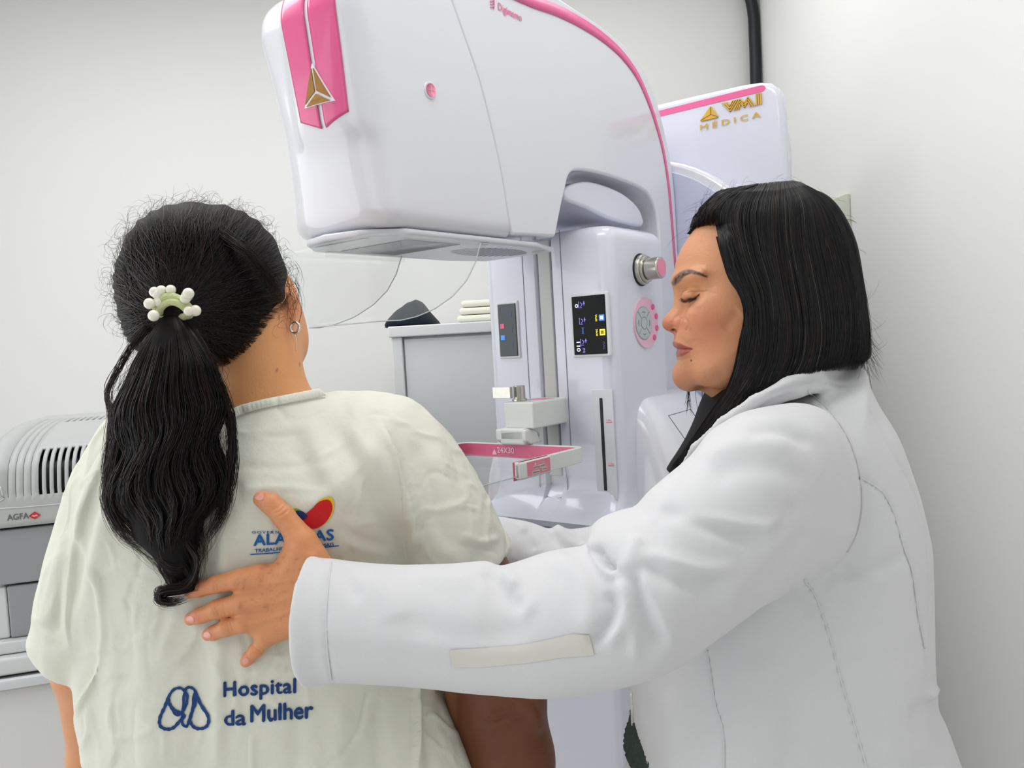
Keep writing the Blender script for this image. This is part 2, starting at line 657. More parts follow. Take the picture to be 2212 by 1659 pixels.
# ---- tube head front cover: rings in z
sz = S_seam[::-1]
def s_seam(z):
    zz = S_seam[:, 1]
    o = np.argsort(zz)
    return float(np.interp(z, zz[o], S_seam[o, 0]))
Ztop = float(max(S_seam[:, 1])) - .004
PZB = ms(706, 298, -.03)[1]      # foot of the pink panel


def nose_prm(z):
    """front depth, ridge position, inset at height z"""
    t = (z - ZH) / (Ztop - ZH)
    ridge = float(np.interp(t, [0, .2, .38, .6, .87, 1], [.006, .02, .026, -.005, -.055, -.066]))
    nose = -.036 - .042 * t
    rb, rt = .026, .05
    e = 0
    if z < ZH + rb:
        e = rb - math.sqrt(max(rb * rb - (rb - (z - ZH)) ** 2, 0))
    if z > Ztop - rt:
        q = (z - (Ztop - rt)) / rt
        e = rt * .75 * (1 - math.sqrt(max(1 - q * q, 0)))
    return nose, ridge, e


def sstep(a, b, x):
    t = np.clip((x - a) / (b - a), 0, 1)
    return t * t * (3 - 2 * t)


PCN = MC + .038      # line of the emblem panel


def front_s(l, z):
    """front surface: s at lateral l (|l-MC| <= HW)"""
    nose, ridge, e = nose_prm(z)
    x = min(abs(l - MC) / (HW + .0015), .9999)
    n = 2.3 + 1.0 * float(np.clip((z - ZH) / (Ztop - ZH), 0, 1))
    q = np.clip((z - ZH) / (Ztop - ZH) / .28 - 2.57, 0, 1)
    e += .17 * (1 - math.sqrt(max(1 - q * q, 0))) / .9
    d = (ridge - nose)
    s = ridge - d * (1 - x ** n) ** (1 / n) * 1.0
    # raised centre panel
    pl = sstep(.080, .052, abs(l - PCN)) * sstep(PZB - .03, PZB + .012, z)
    s -= .013 * pl
    return s + e * .9


def cover_ring(z, N=40):
    nose, ridge, e = nose_prm(z)
    hw = HW + .0015
    pts = []
    for i in range(N + 1):
        a = math.pi * i / N
        c, s_ = math.cos(a), math.sin(a)
        l = hw * math.copysign(abs(c) ** (2 / 2.7), c)
        l = l * .5 + hw * math.cos(a) * .5
        pts.append((l + MC, z))
    out = []
    k = max(hw - e * .8, .01) / hw
    for l, z in pts:
        s = front_s(l, z)
        out.append(M(s, MC + (l - MC) * k, z))
    # straight sides back to the seam
    ss = s_seam(max(z, ZH + .004)) - .003
    last = out[-1]
    first = out[0]
    side_n = 5
    a, b = [], []
    s1 = front_s(MC + hw, z)
    for i in range(1, side_n + 1):
        t = i / side_n
        b.append(M(s1 + (ss - s1) * t, MC - hw * k, z))
        a.append(M(s1 + (ss - s1) * t, MC + hw * k, z))
    return a[::-1] + out + b


zs = [ZH + .026 * (1 - math.cos(t)) for t in np.linspace(0, math.pi / 2, 7)]
zs += list(np.linspace(ZH + .04, Ztop - .06, 40))
zs += [Ztop - .05 + .05 * math.sin(t) for t in np.linspace(0, math.pi / 2, 12)]
cov = loft('front_cover', [cover_ring(z) for z in zs], shell_m, mach)
es = cov.modifiers.new('es', 'EDGE_SPLIT'); es.split_angle = math.radians(50)

# ---- pink panel with the emblem on the raised centre
def onf(l, z, off=.0008):
    nose, ridge, e = nose_prm(z)
    k = (HW + .0015 - e * .8) / (HW + .0015)
    return M(front_s(l, z) - off, MC + (l - MC) * k, z)


def patch(name, rows, mt, parent, off=.0010, n=10):
    """rows: list of (z, l0, l1)"""
    V, Fc = [], []
    rows = np.array(rows)
    for z, a, b in rows:
        for i in range(n + 1):
            V.append(onf(a + (b - a) * i / n, z, off))
    for j in range(len(rows) - 1):
        for i in range(n):
            q = j * (n + 1) + i
            Fc.append((q, q + 1, q + n + 2, q + n + 1))
    o = mesh(name, V, Fc, mt, parent)
    sm = o.modifiers.new('sol', 'SOLIDIFY'); sm.thickness = .0009; sm.offset = 0
    return o


zt = Ztop - .05
rw_ = []
for t in np.linspace(0, 1, 40):
    z = PZB + (zt - PZB) * t
    hwp = .043 + .014 * t
    rw_.append((z, hwp))
g = .0036
def bot(x):     # V-shaped foot: higher at the outer ends
    return PZB + .018 * abs(x) / .045
for sgn in (1, -1):
    V, Fc = [], []
    n = 10
    for z, hwp in rw_:
        for i in range(n + 1):
            l = (g + (hwp - g) * i / n)
            zz = z + .018 * (l / .045) * (1 - (z - PZB) / (zt - PZB))
            V.append(onf(PCN + sgn * l, zz, .0014))
    for j in range(len(rw_) - 1):
        for i in range(n):
            a = j * (n + 1) + i
            Fc.append((a, a + 1, a + n + 2, a + n + 1))
    mesh('pink_panel', V, Fc, pinkd_m, mach).modifiers.new('sol', 'SOLIDIFY').thickness = .0012
# emblem
eA = np.array(ms(676, 150, -.06)); eB = np.array(ms(721, 221, -.06)); eC = np.array(ms(668, 239, -.06))
zc_ = (eA[1] + eB[1] * .5 + eC[1] * .5) / 2
eh = (eA[1] - (eB[1] + eC[1]) / 2)
hwE = abs(eB[0] - eC[0]) * .52
zb0 = (eB[1] + eC[1]) / 2
T0 = [(-hwE, zb0), (hwE, zb0), (0, zb0 + eh)]
def tri_on(name, tri, off, th, mt, parent):
    c = np.mean(tri, 0)
    q = []
    for i in range(3):
        a, b = np.array(tri[i]), np.array(tri[(i + 1) % 3])
        for k in range(4):
            q.append(a + (b - a) * k / 4)
    return prism(name, [onf(PCN + a, b, off + th) for a, b in q], [onf(PCN + a, b, off) for a, b in q], mt, parent, smooth=False)
emb = tri_on('emblem', T0, .0014, .0026, mat('white_edge', (236, 236, 238), .3), mach)
cen = (0, zb0 + eh * .30)
for i in range(3):
    tr = np.array([T0[i], T0[(i + 1) % 3], cen])
    c_ = tr.mean(0)
    tr = c_ + (tr - c_) * .80
    tri_on('facet', tr, .0040, .0012, bronze_m, emb)

# ---- pink round button on the side
bs, bz = ml(927, 196, 0)
def disc(name, c, ax, r, h, mt, parent, n=32, bev=0):
    """flat cylinder along ax"""
    ax = np.asarray(ax, float)
    a = np.cross(ax, Z)
    if np.linalg.norm(a) < 1e-3: a = np.array([1., 0, 0])
    a /= np.linalg.norm(a)
    b = np.cross(ax, a)
    A = [c + r * (math.cos(t) * a + math.sin(t) * b) for t in np.linspace(0, 2 * math.pi, n, False)]
    return prism(name, A, [p + ax * h for p in A], mt, parent, bev, 3)
bt = disc('button', M(bs, .0005, bz), MW, .0128, .0028, shell_m, mach, bev=.001)
bp_ = disc('button_face', M(bs, .0034, bz), MW, .0098, .0012, mat('soft_pink', (240, 140, 170), .4), bt)
wl = mat('pale_pink_line', (248, 205, 215), .4)
for k in (0, 1):
    a = np.array([MD, Z][k])
    box_axes('cross_line', M(bs, .0048, bz), (a, MW, np.cross(a, MW)), (.0065, .0003, .0003), wl, bt)

# ---- pink stripe along the arm's edge
st_c = [(1090, -22, 26), (1150, 4, 27), (1200, 22, 27), (1250, 47, 26), (1298, 78, 24), (1340, 115, 22), (1375, 162, 19), (1398, 212, 16), (1416, 265, 13), (1432, 325, 11), (1443, 395, 10), (1450, 470, 9.5), (1457, 560, 9), (1464, 640, 9)]
C_ = smooth_poly([ml(a, b) + (w * YR * 1.2 / F,) for a, b, w in st_c], 5, False)
up_, lo_ = [], []
for i in range(len(C_)):
    t = C_[min(i + 1, len(C_) - 1)][:2] - C_[max(i - 1, 0)][:2]
    t /= np.linalg.norm(t)
    nrm = np.array([-t[1], t[0]])
    up_.append(C_[i][:2] + nrm * C_[i][2] / 2)
    lo_.append(C_[i][:2] - nrm * C_[i][2] / 2)
V = [M(s, .0007, z) for s, z in up_] + [M(s, .0007, z) for s, z in lo_]
n = len(up_)
o = mesh('pink_stripe', V, [(i, i + 1, n + i + 1, n + i) for i in range(n - 1)], pink_m, mach)
o.modifiers.new('sol', 'SOLIDIFY').thickness = .0012
# lettering on the arm
ls, lz = ml(1100, 22)
pl_ = mat('pink_print', (236, 120, 160), .4)
def side_txt(s0, z0, tilt, l=.0012):
    c, s_ = math.cos(tilt), math.sin(tilt)
    return lambda a, b, h: M(s0 + a * c - b * s_, l + h, z0 + a * s_ + b * c)
text_on('lettering', 'Digimamo', side_txt(ls + .001, lz - .009, -.03), .064, .0125, pl_, mach, bold=.02)
ws_, wz = ml(1062, 8)
for k in range(4):
    q = [M(ws_ + a * .0052, .0012, wz + .008 - .0046 * k + .0018 * math.sin(a * 2.4)) for a in np.linspace(-1, 1, 9)]
    tube('ribbon_mark', q, .0007, pl_, mach, 5)
tube('ribbon_mark', [M(ws_ + .0052, .0012, wz + .018), M(ws_ + .0058, .0012, wz + .0), M(ws_ + .003, .0012, wz - .008)], .0007, pl_, mach, 5)

# ---- underside plate, window, vents
und = mat('underside_white', (214, 216, 224), .3)
pts = [(.02, -.004), (.34, -.004), (.42, -.03), (.42, -.19), (.34, -.216), (.02, -.216), (-.03, -.17), (-.045, MC), (-.03, -.05)]
plate = prism('underside_plate', [M(s, l, ZH - .001) for s, l in pts], [M(s, l, ZH - .012) for s, l in pts], und, mach, .004, 2)
wpts = [(.05, -.035), (.17, -.035), (.17, -.185), (.05, -.185)]
prism('collimator_window', [M(s, l, ZH - .011) for s, l in wpts], [M(s, l, ZH - .0128) for s, l in wpts], mat('dark_window', (60, 62, 68), .2), mach)
for l in (-.024, -.196):
    box_axes('shield_rail', M(.115, l, ZH - .017), (MD, MW, Z), (.085, .0045, .005), clear_m, mach, .001)
box_axes('shield_rail', M(-.015, MC, ZH - .017), (MD, MW, Z), (.0045, .06, .005), clear_m, mach, .001)
gv = mat('vent_grey', (120, 124, 134), .6)
for k in range(15):
    s = .225 + .0115 * k
    a = .012 + .05 * math.sin(math.pi * (k + .5) / 15) ** .6
    box_axes('vent_slot', M(s, -.085, ZH - .0121), (MD, MW, Z), (.0022, a * .8, .0002), gv, plate)
disc('screw_cap', M(.375, -.03, ZH - .012), -Z, .011, .0016, mat('cap_grey', (200, 202, 206), .4), plate)
disc('screw_cap', M(.20, -.012, ZH - .012), -Z, .009, .0016, MATS['cap_grey'], plate)

# ---- clear face shield bent around the front
zsb = ml(692, 705, 0)[1]
sf = -.035
sh_side = [(.0, .0)]
near = [ml(1037, 502, 0), ml(1036, 530, 0), ml(1028, 565, 0), ml(1008, 606, 0), ml(978, 640, 0), ml(938, 668, 0), ml(900, 684, 0), ml(866, 692, 0)]
lcor, zcor = ms(692, 705, sf)
near = np.array(near)
zbot = zcor
zn = np.interp  # lower edge over s
def low(s):
    o_ = np.argsort(near[:, 0])
    return float(np.interp(s, near[o_, 0], near[o_, 1]))
zmin_n = near[-1, 1]
tt = []
rc = .035
path = []
for s in np.linspace(near[0, 0], sf + rc, 26):
    path.append((s, 0.0))
for a in np.linspace(0, math.pi / 2, 9)[1:]:
    path.append((sf + rc - rc * math.sin(a), -rc + rc * math.cos(a)))
lfar = max(lcor, -.215)
for l in np.linspace(-rc, -2 * HW + rc * .5, 16)[1:]:
    path.append((sf, l))
for a in np.linspace(0, math.pi / 2, 7)[1:]:
    path.append((sf + rc * .5 - rc * .5 * math.cos(a), -2 * HW + rc * .5 - rc * .5 * math.sin(a)))
for s in np.linspace(sf + rc * .5, near[0, 0], 26)[1:]:
    path.append((s, -2 * HW))
V, Fc = [], []
zA = ZH - .012
nn = 7
for s, l in path:
    if abs(l) < 1e-6 or abs(l + 2 * HW) < 1e-6:
        zl = min(low(s), zA - .002)
    else:
        zl = zmin_n
    for k in range(nn):
        V.append(M(s, l * (1 - .24 * k / (nn - 1)) - .012 * (l < -.15), zA + (zl - zA) * k / (nn - 1)))
for i in range(len(path) - 1):
    for k in range(nn - 1):
        Fc.append((i * nn + k, i * nn + k + 1, (i + 1) * nn + k + 1, (i + 1) * nn + k))
shd = mesh('face_shield', V, Fc, clear_m, mach)
shd.modifiers.new('sol', 'SOLIDIFY').thickness = .002
# visible polished rim
rimm = mat('polished_rim', (190, 196, 200), .15, spec=.8)
rim = [V[i * nn + nn - 1] for i in range(len(path))]
tube('shield_edge', rim, .0009, rimm, shd, 6)

# ---- column inside the arm
CSF = .495
LW = .155
def col_ring(z, sf_, hw, sb, rf=.03, groove=.0, e=0.0):
    """front s, half width, back s"""
    hw -= e; sf_ += e; sb -= e
    pts = []
    gw = .018
    pts += [(sb, hw)]
    for a in np.linspace(0, math.pi / 2, 8):
        pts.append((sf_ + rf - rf * math.sin(a), hw - rf + rf * math.cos(a)))
    if True:
        gd_ = .016 * groove
        pts += [(sf_, gw + .022), (sf_ + gd_ * .25, gw + .004), (sf_ + gd_ * .5, gw + .002), (sf_ + gd_, gw), (sf_ + gd_, -gw), (sf_ + gd_ * .5, -gw - .002), (sf_ + gd_ * .25, -gw - .004), (sf_, -gw - .022)]
    for a in np.linspace(math.pi / 2, 0, 8):
        pts.append((sf_ + rf - rf * math.sin(a), -(hw - rf + rf * math.cos(a))))
    pts += [(sb, -hw)]
    return [M(s, MC + l, z) for s, l in pts]


zt_c = ms(1290, 483, CSF)[1]
z_k = ms(1240, 1060, CSF)[1]
z_b = ms(1262, 1140, CSF - .03)[1]
rings = [col_ring(.12, CSF - .03, LW + .0, .80), col_ring(z_b - .01, CSF - .05, LW + .02, .80), col_ring(z_b + .012, CSF - .055, LW + .02, .80, groove=0),
         col_ring(z_b + .022, CSF - .040, LW + .008, .80), col_ring(z_b + .045, CSF - .010, LW + .001, .80, groove=.5), col_ring(z_b + .07, CSF, LW, .80, groove=1), col_ring(z_b + .09, CSF, LW, .80, groove=1)]
rings += [col_ring(z, CSF, LW, .70, groove=1) for z in np.linspace(z_k + .05, zt_c - .03, 6)]
for a in np.linspace(0, math.pi / 2, 7)[1:]:
    rings.append(col_ring(zt_c - .03 + .03 * math.sin(a), CSF, LW, .70, groove=1, e=.03 * (1 - math.cos(a)) * .95))
colm = loft('column', rings, shell2_m, mach)
es = colm.modifiers.new('es', 'EDGE_SPLIT'); es.split_angle = math.radians(42)
# slide strip in the groove
sl = box_axes('slide_strip', M(CSF + .0115, MC, (zt_c + z_k) / 2 + .005), (MD, MW, Z), (.004, .0145, (zt_c - z_k) / 2 - .02), strip_m, mach, .002)
ln = mat('seam_line', (120, 124, 140), .6)
for sg in (-1, 1):
    box_axes('seam', M(CSF - .0002, MC + sg * .047, (zt_c + z_k) / 2 + .03), (MD, MW, Z), (.0006, .0006, (zt_c - z_k) / 2 - .03), ln, colm)
# groove foot
fr_ = [(-.030, z_k + .055), (-.030, z_k - .010), (.030, z_k - .010), (.030, z_k + .055)]
tube('foot_outline', smooth_poly([M(CSF - .0005, MC + a, b) for a, b in fr_], 6, False), .0007, ln, colm, 6)

# ---- screens
def front_box(name, l, z, hl, hz, mt, parent, off=.0, th=.003, bev=.001):
    return box_axes(name, M(CSF - off, l, z), (MD, MW, Z), (th, hl, hz), mt, parent, bev)


def front_txt(l0, z0, rot=0.0, s=CSF - .007):
    c, s_ = math.cos(rot), math.sin(rot)
    return lambda a, b, h: M(s - h, l0 + a * c - b * s_, z0 + a * s_ + b * c)


bez = mat('bezel_white', (226, 228, 232), .35)
em_b = mat('screen_violet', (150, 140, 255), .5, emit=1.0)
em_w = mat('screen_white', (225, 225, 255), .5, emit=1.0)
em_y = mat('screen_yellow', (250, 225, 40), .5, emit=.9)
em_bl = mat('screen_blue', (70, 130, 215), .5, emit=.9)
em_r = mat('screen_red', (205, 90, 120), .5, emit=.5)
em_dm = mat('screen_dim', (80, 88, 140), .5, emit=.5)
# right screen: pixel corners (1240,638)-(1312,765)
a = ms(1276, 702, CSF)
hl = (ms(1312, 700, CSF)[0] - ms(1241, 700, CSF)[0]) / 2
hz = (ms(1276, 638, CSF)[1] - ms(1276, 765, CSF)[1]) / 2
scr = front_box('display', a[0], a[1], hl + .0055, hz + .0055, bez, mach, -.001, .005, .0035)
front_box('display_glass', a[0], a[1], hl, hz, screen_m, scr, .0045, .0015)
R90 = -math.pi / 2
ls_ = lambda u, v: (a[0] + hl * u, a[1] + hz * v)
def put(s, u, v, w, h, mt, rot=R90, **k):
    l0, z0 = ls_(u, v)
    text_on('readout', s, front_txt(l0, z0, rot), w, h, mt, scr, **k)
put('0', -.78, .68, .007, .0075, em_w, bold=.02)
put('110', -.80, -.72, .019, .0085, em_w, bold=.02)
put('MAG', .80, -.72, .014, .005, em_dm)
put('(mm)', -.42, -.18, .012, .005, em_bl)
put('(N)', -.42, -.86, .009, .005, em_b)
put('24x30', .42, .22, .013, .0042, em_y, bold=.02)
put('24x30', .42, -.27, .013, .0042, em_y, bold=.02)
for v, mt in ((.22, em_bl), (-.27, em_y)):
    l0, z0 = ls_(.79, v)
    front_box('icon', l0, z0, .0058, .0058, mt, scr, .0063, .0004, 0)
    front_box('icon', l0, z0, .0032, .0032, [em_w, mat('icon_olive', (170, 150, 40), .5)][v < 0], scr, .0068, .0003, 0)
for v in (.68, .12, -.60):
    l0, z0 = ls_(-.45, v)
    for q in ([(-.004, .008), (-.004, -.004), (.003, -.004)], [(0, .006), (.004, .002), (0, -.002)], [(.006, .004), (.010, .004)], [(.008, .008), (.008, 0)]):
        tube('icon_line', [M(CSF - .0066, l0 + x, z0 + y) for x, y in q], .0006, em_b, scr, 4)
# left screen
a2 = ms(1100, 713, CSF)
hl2 = (ms(1119, 713, CSF)[0] - ms(1081, 713, CSF)[0]) / 2
hz2 = (ms(1100, 656, CSF)[1] - ms(1100, 769, CSF)[1]) / 2
scr2 = front_box('display', a2[0], a2[1], hl2 + .005, hz2 + .0055, bez, mach, -.001, .005, .0035)
front_box('display_glass', a2[0], a2[1], hl2, hz2, mat('screen_grey_glass', (62, 72, 76), .12), scr2, .0045, .0015)
for v, mt in ((.16, em_r), (-.28, em_bl)):
    front_box('icon', a2[0] - hl2 * .55, a2[1] + hz2 * v, .005, .005, mt, scr2, .0063, .0004, 0)
for v in (.6, 0, -.6):
    text_on('readout', 'mm', front_txt(a2[0] + hl2 * .4, a2[1] + hz2 * v, R90), .012, .005, em_dm, scr2)

# ---- long slot with its scale
a3 = ms(1307, 960, CSF)
hz3 = (ms(1300, 862, CSF)[1] - ms(1310, 1062, CSF)[1]) / 2
pl3 = front_box('scale_plate', a3[0], a3[1], .0225, hz3 + .016, mat('plate_white', (218, 220, 226), .35), mach, .0, .0012, .001)
front_box('slot', ms(1305, 960, CSF)[0] - .001, a3[1], .0033, hz3, dark_m, pl3, .0012, .0012, .0008)
redm = mat('red_print', (226, 90, 120), .4)
for v, t_ in ((.48, '1.8x'), (-.45, '1.5x')):
    l0 = a3[0] + .0125
    front_box('scale_mark', l0, a3[1] + hz3 * v, .0065, .0006, redm, pl3, .0014, .0004, 0)
    text_on('scale_text', t_, front_txt(l0, a3[1] + hz3 * v + .002, 0, CSF - .0016), .011, .004, redm, pl3)

# ---- side controls on the column's near side
SL = LW + MC     # lateral offset of the near side plane
k0 = ml(1384, 583, SL)
knob = disc('rotary_knob', M(k0[0] - .0, SL - .001, k0[1]), MW, .030, .012, steel_m, mach, 40, .003)
disc('knob_backing', M(k0[0], SL - .002, k0[1]), MW, .0325, .004, dark_m, knob, 40, .001)
disc('knob_collar', M(k0[0], SL + .0105, k0[1]), MW, .0265, .006, steel_m, knob, 40, .0015)
disc('knob_barrel', M(k0[0], SL + .016, k0[1]), MW, .0215, .030, steel_m, knob, 40, .003)
disc('knob_cap', M(k0[0], SL + .0455, k0[1]), MW, .0175, .0012, mat('cap_pink', (236, 140, 170), .35), knob, 40, .0004)
k1 = ml(1394, 697, SL)
padz = (ml(1394, 642, SL)[1] - ml(1394, 752, SL)[1]) / 2
def side_ell(name, c, rs, rz, h0, h1, mt, parent, n=36, a0=0, a1=2 * math.pi, r_in=None):
    if r_in is None:
        A = [M(c[0] + rs * math.cos(t), SL + h0, c[1] + rz * math.sin(t)) for t in np.linspace(0, 2 * math.pi, n, False)]
        B = [p + MW * (h1 - h0) for p in A]
    else:
        ts = np.linspace(a0, a1, 10)
        q = [(rs * math.cos(t), rz * math.sin(t)) for t in ts] + [(r_in * rs * math.cos(t), r_in * rz * math.sin(t)) for t in ts[::-1]]
        A = [M(c[0] + x, SL + h0, c[1] + y) for x, y in q]
        B = [p + MW * (h1 - h0) for p in A]
    return prism(name, A, B, mt, parent, smooth=False)
pad = side_ell('control_pad', k1, padz * .97, padz, -.001, .0028, mat('pad_pink', (238, 190, 210), .35), mach)
gr_ = mat('pad_grey', (190, 196, 196), .4)
kc = (k1[0] - .012, k1[1] - .001)
side_ell('pad_ring', kc, .0335, .0335, .0026, .0032, mat('pad_line', (160, 168, 168), .4), pad)
for k in range(4):
    t0 = math.pi / 4 + k * math.pi / 2 + .06
    side_ell('pad_key', kc, .0315, .0315, .003, .0040, gr_, pad, a0=t0, a1=t0 + math.pi / 2 - .12, r_in=.42)
side_ell('pad_key', kc, .0108, .0108, .003, .0042, gr_, pad)
for k in range(4):
    t = k * math.pi / 2
    cx_, cz_ = kc[0] + .021 * math.cos(t), kc[1] + .021 * math.sin(t)
    dx, dz = (-math.sin(t), math.cos(t))
    tube('arrow_mark', [M(cx_ - dx * .006, SL + .0043, cz_ - dz * .006), M(cx_ + .002 * math.cos(t), SL + .0043, cz_ + .002 * math.sin(t)), M(cx_ + dx * .006, SL + .0043, cz_ + dz * .006)], .0005, mat('mark_grey', (80, 84, 90), .5), pad, 4)
pk = mat('key_pink', (232, 100, 155), .35)
for t in (.85, .3, -.28, -.82):
    c_ = (k1[0] + padz * .84 * math.cos(t), k1[1] + padz * .82 * math.sin(t))
    side_ell('pink_key', c_, .0058, .0058, .0026, .0046, pk, pad)

# ---- rounded inner hood in the throat of the arm
hp = [(1224, 404), (1262, 391), (1300, 397), (1345, 416), (1378, 444), (1391, 474), (1389, 488), (1372, 488), (1320, 474), (1270, 450), (1222, 430)]
hpp = smooth_poly([ml(x, y, -.012) for x, y in hp], 3)
o = prism('inner_hood', [M(s, -.012, z) for s, z in hpp], [M(s, -.205, z) for s, z in hpp], shell2_m, mach, .007, 3)
o.modifiers['bevel'].angle_limit = math.radians(50)
zz = ml(1240, 452, -.05)
disc('screw_cap', M(zz[0], -.05, zz[1] + .004), -Z, .008, .002, MATS['cap_grey'], o)

# ---- lower housing with shoulders
def hous_ring(z, hw, s0, s1, rf=.05, e=0):
    hw -= e; s0 += e; s1 -= e
    q = []
    for sx, sy, a0 in ((s0 + rf, hw - rf, 180), (s0 + rf, -(hw - rf), 270), (s1 - rf, -(hw - rf), 0), (s1 - rf, hw - rf, 90)):
        pass
    for k, (cx_, cy_) in enumerate(((s0 + rf, hw - rf), (s0 + rf, -(hw - rf)), (s1 - rf, -(hw - rf)), (s1 - rf, hw - rf))):
        for i in range(6):
            t = math.radians([90, 180, 270, 360][k] + 90 * i / 5)
            q.append((cx_ + rf * math.cos(t), cy_ + rf * math.sin(t)))
    return [M(s, MC + l, z) for s, l in q]
zs_h = [ml(1400, 858, SL + .03)[1], ml(1400, 885, SL + .05)[1]]
ztp = ms(1056, 880, .56)[1]
rings = []
prof_h = [(-1.0, .262), (-.36, .262), (-.24, .258), (-.17, .248), (-.12, .232), (-.08, .214), (-.05, .198), (-.025, .180), (-.008, .162), (0, .145)]
for dz, hw in prof_h:
    e_ = max(0, (.262 - hw) * .2)
    rings.append(hous_ring(ztp + .02 + dz if dz > -1 else .15, hw, .555 + e_, .86))
lower = loft('lower_housing', rings, shell_m, mach)
# inset panel on the near shoulder
ip = [(1440, 880), (1500, 862), (1560, 960), (1500, 980)]
def on_h(px, py, off=.001):
    return on_plane(px, py, M(0, MC + .262 + off, 0), MW)
q = [on_h(x, y) for x, y in [(1444, 898), (1492, 884), (1545, 965), (1560, 1010), (1505, 985)]]
tube('panel_seam', q + [q[0]], .0008, ln, lower, 5)

# base down to the floor and the foot column seen below the sleeve
box_axes('front_strip', M(CSF - .031, MC + .02, .45), (MD, MW, Z), (.004, .05, .33), mat('strip_grey', (160, 162, 170), .45), mach, .002)
box_axes('foot_plate', M(.8, MC, .05), (MD, MW, Z), (.32, .22, .05), shell_m, mach, .03)

# ---- bucky: dark topped cassette table
zb_t = ms(1262, 1140, CSF - .03)[1]
bk = box_axes('cassette_table', M(.27, MC - .005, zb_t - .042), (MD, MW, Z), (.20, .165, .036), shell_m, mach, .012)
box_axes('table_top', M(.27, MC - .005, zb_t - .003), (MD, MW, Z), (.205, .168, .0035), mat('carbon_grey', (66, 72, 82), .3, noise=(90, .2)), bk, .002)

# ---- tower behind
TS = .93
tw = [(1425, 229), (1480, 216), (1550, 200), (1605, 188), (1640, 183), (1662, 184), (1679, 196), (1689, 216), (1693, 250), (1696, 300), (1700, 430)]
tp = [ms(x, y, TS) for x, y in tw]
tp = [(l, z + .007) for l, z in tp]
ztow = max(p[1] for p in tp)
right = [p for p in tp if p[0] > MC]
right += [(right[-1][0] + .0, .0)]
left = [(2 * MC - l, z) for l, z in right[::-1]]
poly = left + right
tower = prism('tower', [M(TS, l, z) for l, z in poly], [M(TS + .035, l, z) for l, z in poly], shell2_m, mach, .014, 4)
tower.modifiers['bevel'].angle_limit = math.radians(45)
tr_ = max(l for l, z in right)
rc_ = [(tr_ + .012 - .02 * k, z) for k, z in ((0, 0),)]
RS = TS + .16
rcl = [ms(x, y, RS) for x, y in ((1640, 236), (1680, 246), (1700, 268), (1709, 300), (1712, 350), (1713, 430))]
rcl = smooth_poly(rcl, 3, False)
rcl = [tuple(p) for p in rcl] + [(rcl[-1][0], .02)]
bp2 = [(2 * MC - l, z) for l, z in rcl[::-1]] + rcl
prism('rear_cover', [M(TS + .03, l, z) for l, z in bp2], [M(RS, l, z) for l, z in bp2], shell2_m, mach, .006, 3)
# pivot housing: big round boss in front of the tower
pc = ms(1452, 348, TS - .05)
pe = ms(1600, 430, TS - .05)
# circle centred on the axis through both points
l0 = MC
zc0 = (pc[1] ** 2 - pe[1] ** 2 + (pc[0] - l0) ** 2 - (pe[0] - l0) ** 2) / (2 * (pc[1] - pe[1]))
rad = math.hypot(pc[0] - l0, pc[1] - zc0)
disc('pivot_housing', M(TS + .005, l0, zc0), -MD, rad, .055, shell_m, mach, 64, .012)
disc('pivot_face', M(TS - .048, l0, zc0), -MD, rad * .93, .006, mat('pivot_lavender', (200, 204, 226), .25), mach, 64, .003)
# connection arm to pivot
box_axes('pivot_block', M(.86, MC, zc0 - .02), (MD, MW, Z), (.07, .08, .1), shell_m, mach, .02)
# stripe and lettering on the tower
sp = [ms(x, y, TS) for x, y in ((1433, 243), (1530, 219), (1600, 203), (1642, 193))]
zz = sum(p[1] for p in sp) / 4
sq = []
l_a, l_b = sp[0][0] - .04, sp[-1][0] + .002
hh = .0068
for t in np.linspace(-math.pi / 2, math.pi / 2, 10):
    sq.append((l_b + hh * 1.4 * math.cos(t), zz + hh * math.sin(t)))
sq = [(l_a, zz - hh)] + sq + [(l_a, zz + hh)]
prism('pink_stripe', [M(TS - .0012, l, z) for l, z in sq], [M(TS + .002, l, z) for l, z in sq], pink_m, mach, smooth=False)
tz = lambda px, py: ms(px, py, TS)
tl = tz(1512, 264); tr2 = tz(1554, 253); ta = tz(1539, 228)
lw_ = tr2[0] - tl[0]
zb_ = (tl[1] + tr2[1]) / 2
th_ = ta[1] - zb_
c0 = tl[0] + lw_ * .62
T1 = [(tl[0], zb_), (tr2[0], zb_), (c0, zb_ + th_)]
cn = (c0, zb_ + th_ * .33)
dk = mat('letter_shadow', (120, 95, 50), .5)
for i in range(3):
    t3 = np.array([T1[i], T1[(i + 1) % 3], cn]); c_ = t3.mean(0)
    t3 = c_ + (t3 - c_) * .88
    prism('gold_triangle', [M(TS - .004, l, z) for l, z in t3], [M(TS + .001, l, z) for l, z in t3], gold_m, mach, smooth=False)
def bar(pts_, w_, name='gold_letter'):
    for (x0_, y0_), (x1_, y1_) in zip(pts_[:-1], pts_[1:]):
        d_ = np.array([x1_ - x0_, y1_ - y0_]); L__ = np.linalg.norm(d_); d_ /= L__
        nn_ = np.array([w_ / 2, 0])
        q = [(x0_ - nn_[0], y0_), (x0_ + nn_[0], y0_), (x1_ + nn_[0], y1_), (x1_ - nn_[0], y1_)]
        yield q
lx = tz(1562, 246)[0]; rx = tz(1645, 228)[0]; Hh = th_ * .74; zb2 = zb_ + .007
Wd = rx - lx
quads = []
